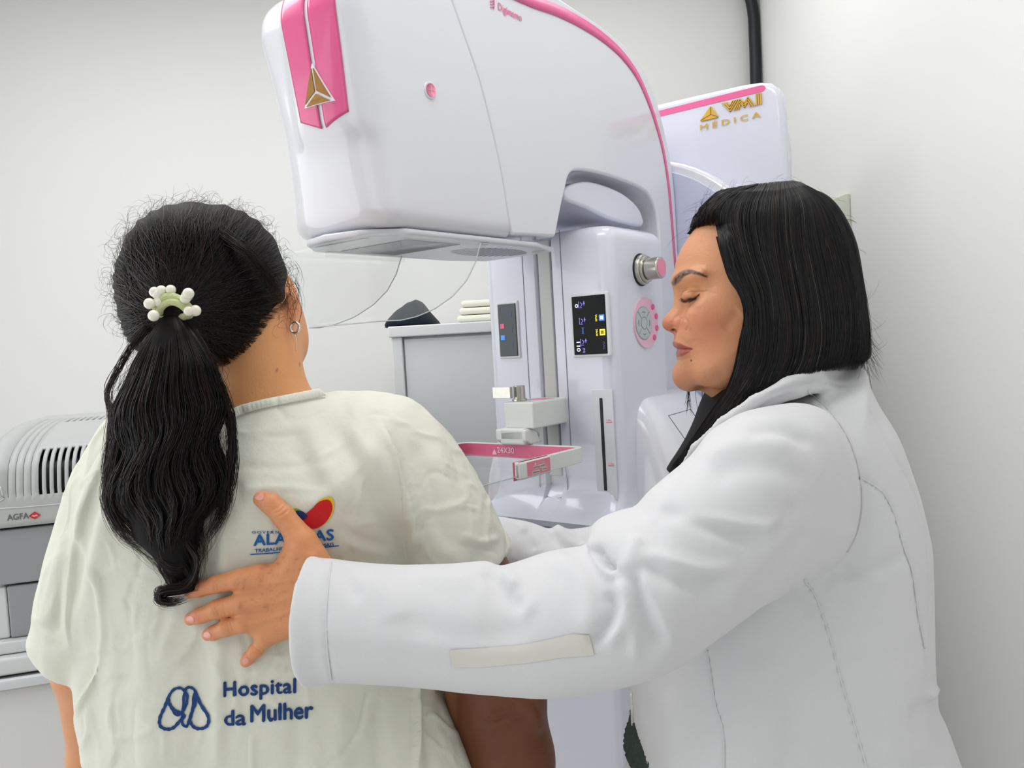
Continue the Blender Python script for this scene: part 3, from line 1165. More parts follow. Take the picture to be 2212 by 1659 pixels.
for k in range(3):
    dx, dz = k * .062, k * .27
    X_ = lambda u: lx + Wd * u
    quads += list(bar([(X_(dx), zb2 + Hh), (X_(.20), zb2 + Hh * dz), (X_(.40 - dx), zb2 + Hh)], .0028))
    quads += list(bar([(X_(.30 + dx), zb2), (X_(.47 + dx * .15), zb2 + Hh * (1 - dz * .8)), (X_(.575), zb2 + Hh * (.5 - dz * .8 + .0))], .0026))
    quads += list(bar([(X_(.575), zb2 + Hh * (.5 - dz * .8)), (X_(.68 - dx * .15), zb2 + Hh * (1 - dz * .8)), (X_(.85 - dx), zb2)], .0026))
    quads += list(bar([(X_(.89 + .055 * k), zb2), (X_(.89 + .055 * k), zb2 + Hh * 1.1)], .0026))
VV, FF = join_data([([M(TS - .004, l, z) for l, z in q] + [M(TS + .001, l, z) for l, z in q], [(3, 2, 1, 0), (4, 5, 6, 7), (0, 1, 5, 4), (1, 2, 6, 5), (2, 3, 7, 6), (3, 0, 4, 7)]) for q in quads])
mesh('gold_letters', VV, FF, gold_m, mach, smooth=False)
md = tz(1577, 262)
text_on('gold_letters', 'M É D I C A', lambda a, b, h: M(TS - .003 - h, md[0] + a, md[1] - .006 + b), (rx - tl[0]) * .98, .0125, gold_m, mach, bold=.015)

# ---- compression paddle
PS = .40
cz = ms(1268, 980, PS)
ph = .0135
PL_ = cz[0]                    # near lateral edge of the frame
PLf = 2 * MC - PL_             # far edge
PZ = cz[1]
fe = ml(1122, 1022, PL_)[0]     # where the side arm ends
pad_l = mat('paddle_white', (222, 226, 222), .35, noise=(60, .02), bump=(600, .15))
def rect_path(s0, s1, la, lb, r, n=6):
    q = [(s0, la)]
    for t in np.linspace(0, math.pi / 2, n):
        q.append((s1 - r + r * math.sin(t), la - r + r * math.cos(t)) )
    for t in np.linspace(0, math.pi / 2, n):
        q.append((s1 - r + r * math.cos(t), lb + r - r * math.sin(t)))
    q.append((s0, lb))
    return q
op = rect_path(fe, PS, PL_, PLf, .022)
ipth = rect_path(fe, PS - .010, PL_ - .010, PLf + .010, .014)
uo = op + ipth[::-1]
frame = prism('paddle_frame', [M(s, l, PZ + ph) for s, l in uo], [M(s, l, PZ - ph) for s, l in uo], pad_l, mach, .0012, 2)
# pink sticker inside the back bar and along the inner side
V = []
inn = [p for p in rect_path(fe + .03, PS - .0106, PL_ - .0106, PLf + .0106, .014)]
V = [M(s, l, PZ + ph - .0015) for s, l in inn] + [M(s, l, PZ - ph + .001) for s, l in inn]
n = len(inn)
stk = mesh('pink_sticker', V, [(i, i + 1, n + i + 1, n + i) for i in range(n - 1)], mat('sticker_pink', (232, 105, 145), .35), frame)
tx = ms(1092, 966, PS - .011)
pale = mat('sticker_print', (250, 215, 225), .4)
ptx = lambda l0, z0: (lambda a, b, h: M(PS - .0113 - h, l0 + a, z0 + b))
text_on('lettering', '24X30', ptx(tx[0], PZ - .004), .042, .0115, pale, frame, bold=.02)
text_on('lettering', 'VMI TECNOLOGIAS', ptx(tx[0] + .004, PZ - .0108), .056, .0045, mat('sticker_faint', (244, 160, 185), .4), frame)
tq = [(-.034, -.008), (-.022, -.008), (-.028, .003)]
prism('triangle_mark', [M(PS - .0115, tx[0] + a, PZ + b) for a, b in tq], [M(PS - .0108, tx[0] + a, PZ + b) for a, b in tq], pale, frame, smooth=False)
# end block of the side arm with label
e1 = ml(1190, 1003, PL_)[0]
tail = box_axes('end_block', M((fe + e1) / 2, PL_ - .004, PZ - .001), (MD, MW, Z), ((e1 - fe) / 2, .0065, ph + .001), pad_l, frame, .004)
box_axes('end_gasket', M((fe + e1) / 2 - .001, PL_ - .0112, PZ - .0015), (MD, MW, Z), ((e1 - fe) / 2 + .001, .0012, ph + .002), mat('gasket_pink', (222, 120, 140), .4), frame, .0015)
lc = (fe + e1) / 2 + .006
lbw = (e1 - fe) / 2 - .012
box_axes('label', M(lc, PL_ + .0028, PZ), (MD, MW, Z), (lbw, .0004, ph - .002), mat('label_pink', (226, 130, 150), .4), tail)
bg = mat('label_beige', (216, 200, 195), .5)
ink = mat('label_ink', (50, 40, 45), .5)
for (u, v, w_, t_) in ((0, .0005, .030, 'BANDEJA 24X30'), (-.010, -.0075, .018, 'VMI0189524'), (.014, -.0055, .013, 'CARAVAS')):
    box_axes('label_field', M(lc + u, PL_ + .0034, PZ + v), (MD, MW, Z), (w_ / 2 + .001, .0002, .0028), bg, tail)
    text_on('lettering', t_, side_txt(lc + u, PZ + v - .0014, 0, PL_ + .0038), w_, .0030, ink, tail)
tq = [(-.012, .0045), (-.008, .0045), (-.010, .009)]
prism('triangle_mark', [M(lc + a, PL_ + .0036, PZ + b) for a, b in tq], [M(lc + a, PL_ + .003, PZ + b) for a, b in tq], pale, tail, smooth=False)
text_on('lettering', 'TECNOLOGIAS', side_txt(lc + .004, PZ + .0055, 0, PL_ + .0034), .022, .0022, pale, tail)
# clear tray
s_fr = ml(1040, 1020, PL_ - .02)[0] - .05
def rr(s0, s1, la, lb, r, n=6):
    q = []
    for cx_, cy_, t0 in ((s1 - r, la - r, 0), (s0 + r, la - r, 90), (s0 + r, lb + r, 180), (s1 - r, lb + r, 270)):
        for i in range(n):
            t = math.radians(t0 + 90 * i / (n - 1))
            q.append((cx_ + r * math.cos(t), cy_ + r * math.sin(t)))
    return q
tr = []
zt0 = PZ - ph + .004
dpt = .030
for e_, z in ((-.004, zt0), (0, zt0 - .001), (.001, zt0 - dpt * .7), (.004, zt0 - dpt * .92), (.012, zt0 - dpt), (.05, zt0 - dpt)):
    tr.append([M(s, l, z) for s, l in rr(fe - .105 + e_, PS - .012 - e_, PL_ - .012 - e_, PLf + .012 + e_, .02)])
tray = loft('clear_tray', tr, clear_m, frame, cap=False)
bm = bmesh.new(); bm.from_mesh(tray.data)
bm.verts.ensure_lookup_table()
nn_ = len(tr[0])
bm.faces.new([bm.verts[(len(tr) - 1) * nn_ + i] for i in range(nn_)])
bm.to_mesh(tray.data); bm.free()
fix_normals(tray)
tray.modifiers.new('sol', 'SOLIDIFY').thickness = .002
tube('tray_edge', [M(s, l, zt0 - .0005) for s, l in (lambda q: q + q[:1])(rr(fe - .108, PS - .009, PL_ - .009, PLf + .009, .02))], .0010, rimm, tray, 6)
# slider carriage with clamp
b1 = ms(1150, 895, .43)
car_z0 = ms(1200, 925, .44)[1]; car_z1 = ms(1200, 868, .44)[1]
crr = box_axes('slider_block', M(.445, MC + .005, (car_z0 + car_z1) / 2 + .004), (MD, MW, Z), (.058, .036, (car_z1 - car_z0) / 2), white_m, mach, .004)
box_axes('pink_mark', M(.46, MC + .005, (car_z0 + car_z1) / 2 + .004 + (car_z1 - car_z0) / 2), (MD, MW, Z), (.02, .02, .0006), MATS['soft_pink'], crr)
zz1 = (car_z0 + car_z1) / 2 - (car_z1 - car_z0) / 2
hinge = box_axes('hinge_block', M(.405, MC - .005, zz1 - .010), (MD, MW, Z), (.030, .030, .016), white_m, mach, .005)
dr = [(.375, zz1 + .004), (.395, zz1 + .004), (.41, zz1 - .002), (.418, zz1 - .02), (.418, PZ + ph + .001), (.388, PZ + ph + .001), (.375, PZ + ph + .008)]
prism('drop_bracket', [M(s, MC + .030, z) for s, z in dr], [M(s, MC - .045, z) for s, z in dr], white_m, mach, .004, 3)
disc('hinge_screw', M(.412, MC + .025, zz1 - .010), MW, .006, .004, steel_m, hinge, 20, .001)
zt1 = (car_z0 + car_z1) / 2 + .004 + (car_z1 - car_z0) / 2
cl = disc('clamp_knob', M(.415, MC - .012, zt1), Z, .0115, .030, steel_m, mach, 28, .0015)
disc('clamp_collar', M(.415, MC - .012, zt1 - .001), Z, .0145, .006, steel_m, cl, 28, .001)
box_axes('clamp_lever', M(.392, MC - .035, zt1 + .018), (MW, MD, Z), (.022, .004, .011), steel_m, cl, .001)
# ================================================================ IMPLICIT BODIES
import openvdb


def poly_sd(px, py, poly):
    """signed distance in px to a polygon, positive inside"""
    poly = np.asarray(poly, np.float32)
    d2 = np.full(px.shape, 1e12, np.float32)
    inside = np.zeros(px.shape, bool)
    n = len(poly)
    for i in range(n):
        a, b = poly[i], poly[(i + 1) % n]
        e = b - a
        wx, wy = px - a[0], py - a[1]
        t = np.clip((wx * e[0] + wy * e[1]) / (e @ e + 1e-9), 0, 1)
        d2 = np.minimum(d2, (wx - e[0] * t) ** 2 + (wy - e[1] * t) ** 2)
        if a[1] != b[1]:
            c = ((a[1] > py) != (b[1] > py)) & (px < (b[0] - a[0]) * (py - a[1]) / (b[1] - a[1]) + a[0])
            inside ^= c
    d = np.sqrt(d2)
    return np.where(inside, d, -d)


def smin(a, b, k):
    if k <= 0:
        return np.minimum(a, b)
    h = np.maximum(k - np.abs(a - b), 0) / k
    return np.minimum(a, b) - h * h * k * .25


def smax(a, b, k):
    return -smin(-a, -b, k)


class Vol:
    """voxel field in camera axes (right, up, forward), metres"""
    def __init__(s, x0, x1, y0, y1, Y, c0, c1, vox):
        k = Y / F
        s.vox = vox
        s.o = np.array([(x0 - CX) * k, (CY - y1) * k, c0])
        s.n = [int((x1 - x0) * k / vox) + 2, int((y1 - y0) * k / vox) + 2, int((c1 - c0) / vox) + 2]
        ax = [(s.o[i] + vox * np.arange(s.n[i])).astype(np.float32) for i in range(3)]
        s.A, s.B, s.C = ax[0][:, None, None], ax[1][None, :, None], ax[2][None, None, :]
        s.f = np.full(s.n, .5, np.float32)

    def contour(s, poly, Yc, T, R, pw=2.0, n=3, comp=True, Tf=None):
        """solid with the given outline; Yc depth (number or fn(px,py)); T half thickness; R rounding distance"""
        poly = smooth_poly(poly, n) if n > 1 else np.asarray(poly, float)
        if comp:      # nearer and farther flanks must not swell past the outline
            nx = np.roll(poly, -1, 0) - np.roll(poly, 1, 0)
            nrm = np.stack([nx[:, 1], -nx[:, 0]], 1)
            nrm /= np.linalg.norm(nrm, axis=1, keepdims=True) + 1e-9
            ar = np.sum(poly[:, 0] * np.roll(poly[:, 1], -1) - np.roll(poly[:, 0], -1) * poly[:, 1])
            if ar < 0: nrm = -nrm
            yv_ = Yc(poly[:, 0], poly[:, 1]) if callable(Yc) else np.full(len(poly), Yc)
            pin = poly - nrm * 8
            tv_ = T(pin[:, 0], pin[:, 1]) if callable(T) else np.full(len(poly), T)
            tv_ = np.broadcast_to(tv_, (len(poly),)) ; yv_ = np.broadcast_to(yv_, (len(poly),))
            a = ((poly - [CX, CY]) * nrm).sum(1)
            ap = a.copy()
            ph = np.linspace(0, 1.5, 14)[None, :]
            tf_ = tv_ if Tf is None else np.full(len(poly), Tf)
            for _ in range(4):
                rr_ = (R * F / yv_)[:, None]
                base_ = ap[:, None] - rr_ * (1 - np.cos(ph) ** (2 / pw))
                sn = np.sin(ph) ** (2 / pw) * tv_[:, None]
                sf_ = np.sin(ph) ** (2 / pw) * tf_[:, None]
                pj = np.maximum(base_ * yv_[:, None] / (yv_[:, None] - sn), base_ * yv_[:, None] / (yv_[:, None] + sf_)).max(1)
                ap = ap - (pj - a)
            if comp == 'edge':
                ap = np.where(a < 0, a * (1 - tv_ / yv_), ap)
            poly = poly + nrm * (ap - a)[:, None]
        A, B = s.A[:, :, 0], s.B[:, :, 0]
        if callable(Yc):
            y0 = Yc(None, None)
            px, py = CX + A * F / y0, CY - B * F / y0
            yc = Yc(px + 0 * py, py + 0 * px)
            px, py = CX + A * F / yc, CY - B * F / yc
        else:
            yc = np.float32(Yc)
            px, py = CX + A * F / yc, CY - B * F / yc
        px, py = np.broadcast_arrays(px, py)
        k = yc / F
        D = poly_sd(px, py, poly) * k
        if callable(T):
            T_ = T(px, py)
        else:
            T_ = T
        dz = np.abs(s.C - (yc[:, :, None] if callable(Yc) else yc))
        T3 = np.broadcast_to(np.asarray(T_, np.float32), D.shape)[:, :, None].astype(np.float32)
        if Tf is not None:
            T3 = np.where(s.C < yc, T3, np.float32(Tf))
        u = (np.maximum(R - D, 0) / R)[:, :, None].astype(np.float32)
        w = (dz / T3).astype(np.float32)
        k0 = np.maximum((u ** pw + w ** pw) ** (1 / pw), 1e-4)
        gr = k0 ** (1 - pw) * np.sqrt((u ** (pw - 1) / R) ** 2 + (w ** (pw - 1) / T3) ** 2) + 1e-3
        f = (k0 - 1) / gr
        return np.clip(f, -.3, .5).astype(np.float32)

    def ell(s, px, py, Y, rx, ry, rz, rot=0.0, yaw=0.0):
        """ellipsoid; radii in px at Y; rot in image plane (deg), yaw about up"""
        c = ptc(px, py, Y)
        k = Y / F
        a, b, d = s.A - c[0], s.B - c[1], s.C - c[2]
        if rot:
            t = math.radians(rot)
            a, b = a * math.cos(t) + b * math.sin(t), -a * math.sin(t) + b * math.cos(t)
        if yaw:
            t = math.radians(yaw)
            a, d = a * math.cos(t) + d * math.sin(t), -a * math.sin(t) + d * math.cos(t)
        rx, ry, rz = rx * k, ry * k, rz * k
        k0 = np.sqrt((a / rx) ** 2 + (b / ry) ** 2 + (d / rz) ** 2)
        k1 = np.sqrt((a / rx ** 2) ** 2 + (b / ry ** 2) ** 2 + (d / rz ** 2) ** 2) + 1e-9
        return (k0 * (k0 - 1) / k1).astype(np.float32)

    def cap(s, p, q, r0, r1, flat=1.0):
        """tapered capsule p,q = (px,py,Y); radii px; flat<1 squashes along the view axis"""
        a, b = ptc(*p), ptc(*q)
        r0, r1 = r0 * p[2] / F, r1 * q[2] / F
        e = b - a
        t = np.clip(((s.A - a[0]) * e[0] + (s.B - a[1]) * e[1] + (s.C - a[2]) * e[2]) / (e @ e), 0, 1)
        d = np.sqrt((s.A - a[0] - e[0] * t) ** 2 + (s.B - a[1] - e[1] * t) ** 2 + ((s.C - a[2] - e[2] * t) / flat) ** 2)
        return ((d - (r0 + (r1 - r0) * t)) * (flat if flat < 1 else 1)).astype(np.float32)

    def chain(s, pts, k=0.004, flat=1.0):
        f = None
        for a, b in zip(pts[:-1], pts[1:]):
            g = s.cap(a[:3], b[:3], a[3], b[3], flat)
            f = g if f is None else smin(f, g, k)
        return f

    def add(s, g, k=0.0):
        s.f = smin(s.f, g, k)

    def sub(s, g, k=0.0):
        s.f = smax(s.f, -g, k)

    def half(s, p, nrm, k=0.0):
        """keep the side where dot(q-p, nrm) < 0"""
        c = ptc(*p)
        n_ = np.asarray(nrm, float); n_ = n_ / np.linalg.norm(n_)
        return ((s.A - c[0]) * n_[0] + (s.B - c[1]) * n_[1] + (s.C - c[2]) * n_[2]).astype(np.float32)

    def extract(s, blur=0):
        f = s.f
        f[0], f[-1] = .02, .02
        f[:, 0], f[:, -1] = .02, .02
        f[:, :, 0], f[:, :, -1] = .02, .02
        f = np.clip(f, -4 * s.vox, 4 * s.vox)
        for _ in range(blur):
            for ax in range(3):
                g = f.copy()
                sl = [slice(None)] * 3; sh = [slice(None)] * 3; mid = [slice(None)] * 3
                sl[ax] = slice(0, -2); sh[ax] = slice(2, None); mid[ax] = slice(1, -1)
                g[tuple(mid)] = .25 * f[tuple(sl)] + .5 * f[tuple(mid)] + .25 * f[tuple(sh)]
                f = g
        grid = openvdb.FloatGrid(4 * s.vox)
        grid.copyFromArray(np.ascontiguousarray(f / s.vox))
        pts, quads = grid.convertToQuads(0.0)
        pts = pts.astype(np.float64) * s.vox + s.o
        return pts, quads.astype(np.int64)


def vnormals(v, q):
    a = v[q[:, 2]] - v[q[:, 0]]
    b = v[q[:, 3]] - v[q[:, 1]]
    n = np.cross(a, b)
    N = np.zeros_like(v)
    for i in range(4):
        np.add.at(N, q[:, i], n)
    return N / (np.linalg.norm(N, axis=1, keepdims=True) + 1e-12)


def orient(v, q):
    """make the faces point outwards (signed volume)"""
    a, b, c = v[q[:, 0]], v[q[:, 1]], v[q[:, 2]]
    vol = np.einsum('ij,ij->i', a, np.cross(b, c)).sum() + np.einsum('ij,ij->i', v[q[:, 0]], np.cross(v[q[:, 2]], v[q[:, 3]])).sum()
    return q[:, ::-1] if vol < 0 else q


def c2px(v):
    return CX + v[:, 0] * F / v[:, 2], CY - v[:, 1] * F / v[:, 2]


def line_dist(px, py, line):
    """distance to polyline, signed side, and parameter 0..1 along"""
    line = np.asarray(line, float)
    L = np.r_[0, np.cumsum(np.hypot(*np.diff(line, axis=0).T))]
    best = np.full(px.shape, 1e9); sg = np.zeros(px.shape); par = np.zeros(px.shape)
    for i in range(len(line) - 1):
        a, b = line[i], line[i + 1]
        e = b - a; l = np.hypot(*e)
        t = np.clip(((px - a[0]) * e[0] + (py - a[1]) * e[1]) / l ** 2, 0, 1)
        dx, dy = px - a[0] - t * e[0], py - a[1] - t * e[1]
        d = np.hypot(dx, dy)
        m_ = d < best
        best = np.where(m_, d, best)
        sg = np.where(m_, np.sign(e[0] * dy - e[1] * dx), sg)
        par = np.where(m_, (L[i] + t * l) / L[-1], par)
    return best, sg, par


def folds(v, q, lst, mask=None):
    """push vertices along their normals: lst of (polyline, width px, height mm[, kind])"""
    N = vnormals(v, q)
    px, py = c2px(v)
    fac = np.clip(-N[:, 2] * 1.6 + .25, 0, 1)
    if mask is not None:
        fac = fac * mask(px, py, v)
    disp = np.zeros(len(v))
    for it in lst:
        line, w, h = it[:3]
        kind = it[3] if len(it) > 3 else 'g'
        ln_ = smooth_poly(line, 4, False) if len(line) > 2 else np.array(line, float)
        x0, x1 = ln_[:, 0].min() - 4 * w, ln_[:, 0].max() + 4 * w
        y0, y1 = ln_[:, 1].min() - 4 * w, ln_[:, 1].max() + 4 * w
        s_ = np.where((px > x0) & (px < x1) & (py > y0) & (py < y1) & (fac > 0))[0]
        if not len(s_):
            continue
        d, sg, t = line_dist(px[s_], py[s_], ln_)
        end = np.clip(np.minimum(t, 1 - t) * 5 + .0, 0, 1)
        end = end * end * (3 - 2 * end)
        if kind == 'g':
            pr_ = np.exp(-(d / w) ** 2)
        elif kind == 's':      # overlap: sharp on the + side, soft on the other
            pr_ = np.where(sg > 0, np.exp(-(d / (w * .3)) ** 2), np.exp(-(d / (w * 1.6)) ** 2))
        elif kind == 'l':      # same the other way round
            pr_ = np.where(sg < 0, np.exp(-(d / (w * .3)) ** 2), np.exp(-(d / (w * 1.6)) ** 2))
        else:                  # seam all the way
            pr_ = np.exp(-(d / w) ** 2); end = 1.0
        disp[s_] += h * .001 * pr_ * end * fac[s_]
    return v + N * disp[:, None]


def noise3(v, scale, seed=0, oct_=3):
    """cheap smooth noise from summed rotated sines, roughly -1..1"""
    r = np.random.default_rng(seed)
    out = np.zeros(len(v)); amp = 1; tot = 0
    for o in range(oct_):
        for k in range(5):
            d = r.normal(size=3); d /= np.linalg.norm(d)
            out += amp * np.sin(v @ d * scale * 2 ** o * (0.7 + .6 * r.random()) + r.random() * 6.28 + 1.3 * np.sin(v @ r.normal(size=3) * scale * .7 * 2 ** o))
            tot += amp
        amp *= .5
    return out / tot * 2


def crumple(v, q, lst, mask=None):
    """crisp crease network along the zero lines of smooth noise: (scale, width, height m, seed)"""
    N = vnormals(v, q)
    d = np.zeros(len(v))
    for sc_, w_, h_, sd in lst:
        n = noise3(v * np.array([1.0, .6, 1.0]), sc_, sd, 2)
        g = noise3(v, sc_ * .5, sd + 50, 1)
        d += h_ * np.exp(-(n / w_) ** 2) * np.clip(g + .35, 0, 1)
    if mask is not None:
        d *= mask
    return v + N * d[:, None]


def body_obj(name, v, q, mt, parent, cols=None):
    return fast_mesh(name, cam2w(v), orient(v, q), mt, parent, True, cols)


def bvh_of(v, q):
    return BVHTree.FromPolygons([tuple(x) for x in cam2w(v)], [tuple(int(i) for i in f) for f in q])


def hit(bvh, px, py, off=0.0, default=None):
    d = ray(px, py)
    d = d / np.linalg.norm(d)
    loc, nrm, idx, dist = bvh.ray_cast(Vector(CAM), Vector(d))
    if loc is None:
        return default
    n_ = np.array(nrm)
    if np.dot(n_, d) > 0:
        n_ = -n_
    return np.array(loc) + n_ * off


# ---------------------------------------------------------------- hair strands as thin tubes in one mesh
def strands(name, paths, rad, mt, parent, cols=None, sides=3, taper=True):
    """paths (N,K,3) world; rad (N,) root radius"""
    paths = np.asarray(paths, np.float64)
    N, K, _ = paths.shape
    t = np.gradient(paths, axis=1)
    t /= np.linalg.norm(t, axis=2, keepdims=True) + 1e-12
    ref = np.array([.31, -.87, .21])
    a = np.cross(t, ref); a /= np.linalg.norm(a, axis=2, keepdims=True) + 1e-12
    b = np.cross(t, a)
    prof = np.ones(K)
    if taper:
        u = np.linspace(0, 1, K)
        prof = np.minimum(1, (1 - u) * 4 + .12) * np.minimum(1, u * 8 + .3)
    r = np.asarray(rad)[:, None] * prof[None, :]
    V = np.empty((N, K, sides, 3))
    for s_ in range(sides):
        an = 2 * math.pi * s_ / sides
        V[:, :, s_] = paths + r[..., None] * (math.cos(an) * a + math.sin(an) * b)
    idx = np.arange(N * K * sides).reshape(N, K, sides)
    Q = []
    for s_ in range(sides):
        s2 = (s_ + 1) % sides
        Q.append(np.stack([idx[:, :-1, s_], idx[:, :-1, s2], idx[:, 1:, s2], idx[:, 1:, s_]], -1).reshape(-1, 4))
    c = None
    if cols is not None:
        c = np.repeat(cols, K * sides, axis=0)
    o = fast_mesh(name, V.reshape(-1, 3), np.concatenate(Q), mt, parent, True, c)
    o['kind'] = 'stuff'
    return o


skin_m = mat('skin', (205, 150, 112), .42, attr='Col', noise=(90, .05), bump=(420, .22), sss=.12)
hair_m = mat('black_hair', (18, 15, 16), .34, attr='Col', noise=(60, .1), spec=.35)
hairb_m = mat('dark_hair_mass', (12, 11, 12), .62, attr='Col', noise=(60, .1), spec=.2)
# ================================================================ PATIENT, SEEN FROM BEHIND
pat = empty('person', P(500, 1200, .98) * np.array([1, 1, 0]), 'woman seen from behind with dark wavy ponytail and pearl hair tie in cream gown', 'person')
YP = .96
# ---- body: head, neck, trunk, arms
b = Vol(60, 1240, 400, 1760, YP, .70, 1.32, .0038)
head = b.ell(425, 600, .965, 150, 150, 135, 0, 0)
face = b.ell(515, 672, 1.02, 132, 135, 105, 12)
jaw = b.ell(585, 745, 1.02, 76, 74, 95, 20)
g = smin(head, face, .03)
g = smin(g, jaw, .03)
neck = b.cap((545, 730, .97), (570, 930, .98), 92, 110)
g = smin(g, neck, .02)
g = smin(g, b.cap((330, 985, .97), (830, 960, .98), 88, 80), .05)         # shoulder girdle
g = smin(g, b.ell(540, 1250, .98, 300, 360, 190), .05)
g = smin(g, b.ell(560, 1640, 1.0, 320, 260, 200), .05)
larm = b.chain([(290, 1010, .97, 85), (185, 1330, .97, 62), (195, 1430, .98, 72), (215, 1640, 1.03, 58), (235, 1740, 1.06, 46)], .02)
rarm = b.chain([(840, 1010, .97, 88), (1005, 1260, .98, 92), (1072, 1500, .985, 96), (1095, 1640, .99, 92), (1110, 1755, 1.0, 84)], .03)
g = smin(g, larm, .012)
g = smin(g, rarm, .012)
# ear
g = smin(g, b.ell(628, 662, .965, 15, 36, 20, -8), .006)
g = smin(g, b.ell(631, 690, .962, 12, 15, 9), .004)
b.f = g
v, q = b.extract(1)
px, py = c2px(v)
N_ = vnormals(v, q)
# elbow creases
v = folds(v, q, [([(1030, 1562), (1080, 1552), (1130, 1532)], 7, -4.5), ([(1050, 1588), (1095, 1572), (1145, 1545)], 7, -4), ([(1060, 1535), (1095, 1528), (1125, 1515)], 6, -3.5), ([(1095, 1500), (1150, 1530), (1165, 1590)], 14, 4)])
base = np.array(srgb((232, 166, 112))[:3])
arm_shade_c = np.array(srgb((112, 64, 36))[:3])  # right arm: its shade is put into the skin colour
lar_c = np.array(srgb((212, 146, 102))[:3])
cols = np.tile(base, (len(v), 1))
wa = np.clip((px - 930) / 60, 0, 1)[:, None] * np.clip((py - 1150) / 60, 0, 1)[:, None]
cols = cols * (1 - wa) + arm_shade_c * wa
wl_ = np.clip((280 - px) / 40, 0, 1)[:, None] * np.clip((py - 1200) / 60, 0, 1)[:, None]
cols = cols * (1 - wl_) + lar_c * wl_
red = np.exp(-(((px - 628) / 26) ** 2 + ((py - 668) / 45) ** 2))[:, None]
cols = cols * (1 - .5 * red) + np.array(srgb((214, 118, 92))[:3]) * .5 * red
for (mx, my, mr) in ((655, 818, 2), (596, 799, 2.5), (648, 785, 3)):
    mm = (np.hypot(px - mx, py - my) < mr * .8)
    cols[mm] *= .45
# legs, as part of the same body mesh, down to the floor
def leg_tubes(cx, cy, sep, z0, spread=0.0):
    Vv, Qq = [], []
    for sg in (-1, 1):
        rings = []
        for z, r in ((z0, .088), (.62, .07), (.47, .058), (.34, .056), (.12, .038), (.07, .036), (.03, .05), (.004, .048)):
            ph_ = [(math.cos(t), math.sin(t)) for t in np.linspace(0, 2 * math.pi, 16, False)]
            lng = 2.2 if z < .06 else 1
            rings.append([(cx + sg * sep + r * a, cy + r * b_ * lng + (.06 if z < .06 else 0), z) for a, b_ in ph_])
        o = len(Vv)
        for r_ in rings: Vv += r_
        for k in range(len(rings) - 1):
            for i in range(16):
                j = (i + 1) % 16
                Qq.append((o + k * 16 + i, o + k * 16 + j, o + (k + 1) * 16 + j, o + (k + 1) * 16 + i))
        for k, rev in ((0, True), (len(rings) - 1, False)):
            for i in range(0, 14, 2):
                Qq.append((o + k * 16, o + k * 16 + i + 1, o + k * 16 + i + 2, o + k * 16 + min(i + 3, 15)))
    return np.array(Vv), np.array(Qq)
def w2cam(w):
    d = np.asarray(w) - CAM
    return np.stack([d @ CR, d @ CU, d @ CF], -1)
cw = cam2w(ptc(560, 1640, 1.0)[None])[0]
lv, lq = leg_tubes(cw[0], cw[1], .095, cw[2] - .02)
vv = np.concatenate([v, w2cam(lv)])
qq = np.concatenate([orient(v, q), lq + len(v)])
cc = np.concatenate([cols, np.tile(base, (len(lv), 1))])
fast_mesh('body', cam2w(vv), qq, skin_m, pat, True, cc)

# ---- gown
gown_m = mat('gown_cotton', (222, 223, 210), .85, noise=(14, .015), bump=(130, .35), sheen=.05)
gv_ = Vol(30, 1120, 830, 1760, YP, .76, 1.24, .0028)
torso_p = [(232, 905), (300, 868), (400, 850), (470, 815), (560, 795), (660, 800), (705, 830), (730, 842), (790, 848), (868, 858), (915, 888), (950, 960), (945, 1080), (905, 1200), (908, 1330), (935, 1450), (985, 1540), (1050, 1680), (1080, 1790), (205, 1790), (190, 1690), (170, 1575), (157, 1460), (152, 1380), (150, 1200), (150, 1060), (180, 985)]
def Tt(px, py):
    return .118 + .02 * np.clip((py - 900) / 700, 0, 1) + .012 * np.exp(-((py - 1040) / 130) ** 2)
tor = gv_.contour(torso_p, .975, Tt, .17, 2.2)
lsl_p = [(330, 905), (235, 935), (178, 990), (140, 1060), (113, 1150), (88, 1240), (74, 1295), (67, 1345), (58, 1400), (90, 1470), (152, 1500), (200, 1500), (330, 1500), (420, 1200), (430, 980)]
ls_f = gv_.contour(lsl_p, lambda a, c: .965 if a is None else .955 + 0 * a, .075, .085, 2.0)
rsl_p = [(760, 852), (868, 858), (915, 884), (958, 922), (1000, 978), (1038, 1042), (1068, 1104), (1096, 1172), (1118, 1240), (1100, 1275), (1050, 1280), (980, 1280), (905, 1240), (860, 1170), (800, 1050), (730, 950)]
rs_f = gv_.contour(rsl_p, .965, .082, .062, 2.0)
# cut sleeve hems and hollow them
cutl = gv_.half((60, 1362, .96), (-.42, -.9, 0))     # below the line is positive
cutl = gv_.half((105, 1395, .96), (-.50, -.866, 0))
ls_f = smax(ls_f, cutl, .003)
cutr = gv_.half((1085, 1190, .96), (.55, -.83, 0))
rs_f = smax(rs_f, smax(gv_.half((1078, 1206, .96), (.55, -.83, 0)), gv_.half((1040, 1216, .96), (.05, -.99, 0)), .004), .003)
gv_.f = smin(tor, ls_f, .006)
gv_.f = smin(gv_.f, rs_f, .006)
# hollow the hems
gv_.sub(gv_.cap((150, 1300, .96), (120, 1500, .96), 50, 62), .003)
gv_.sub(gv_.cap((985, 1130, .965), (1040, 1300, .965), 55, 82), .003)
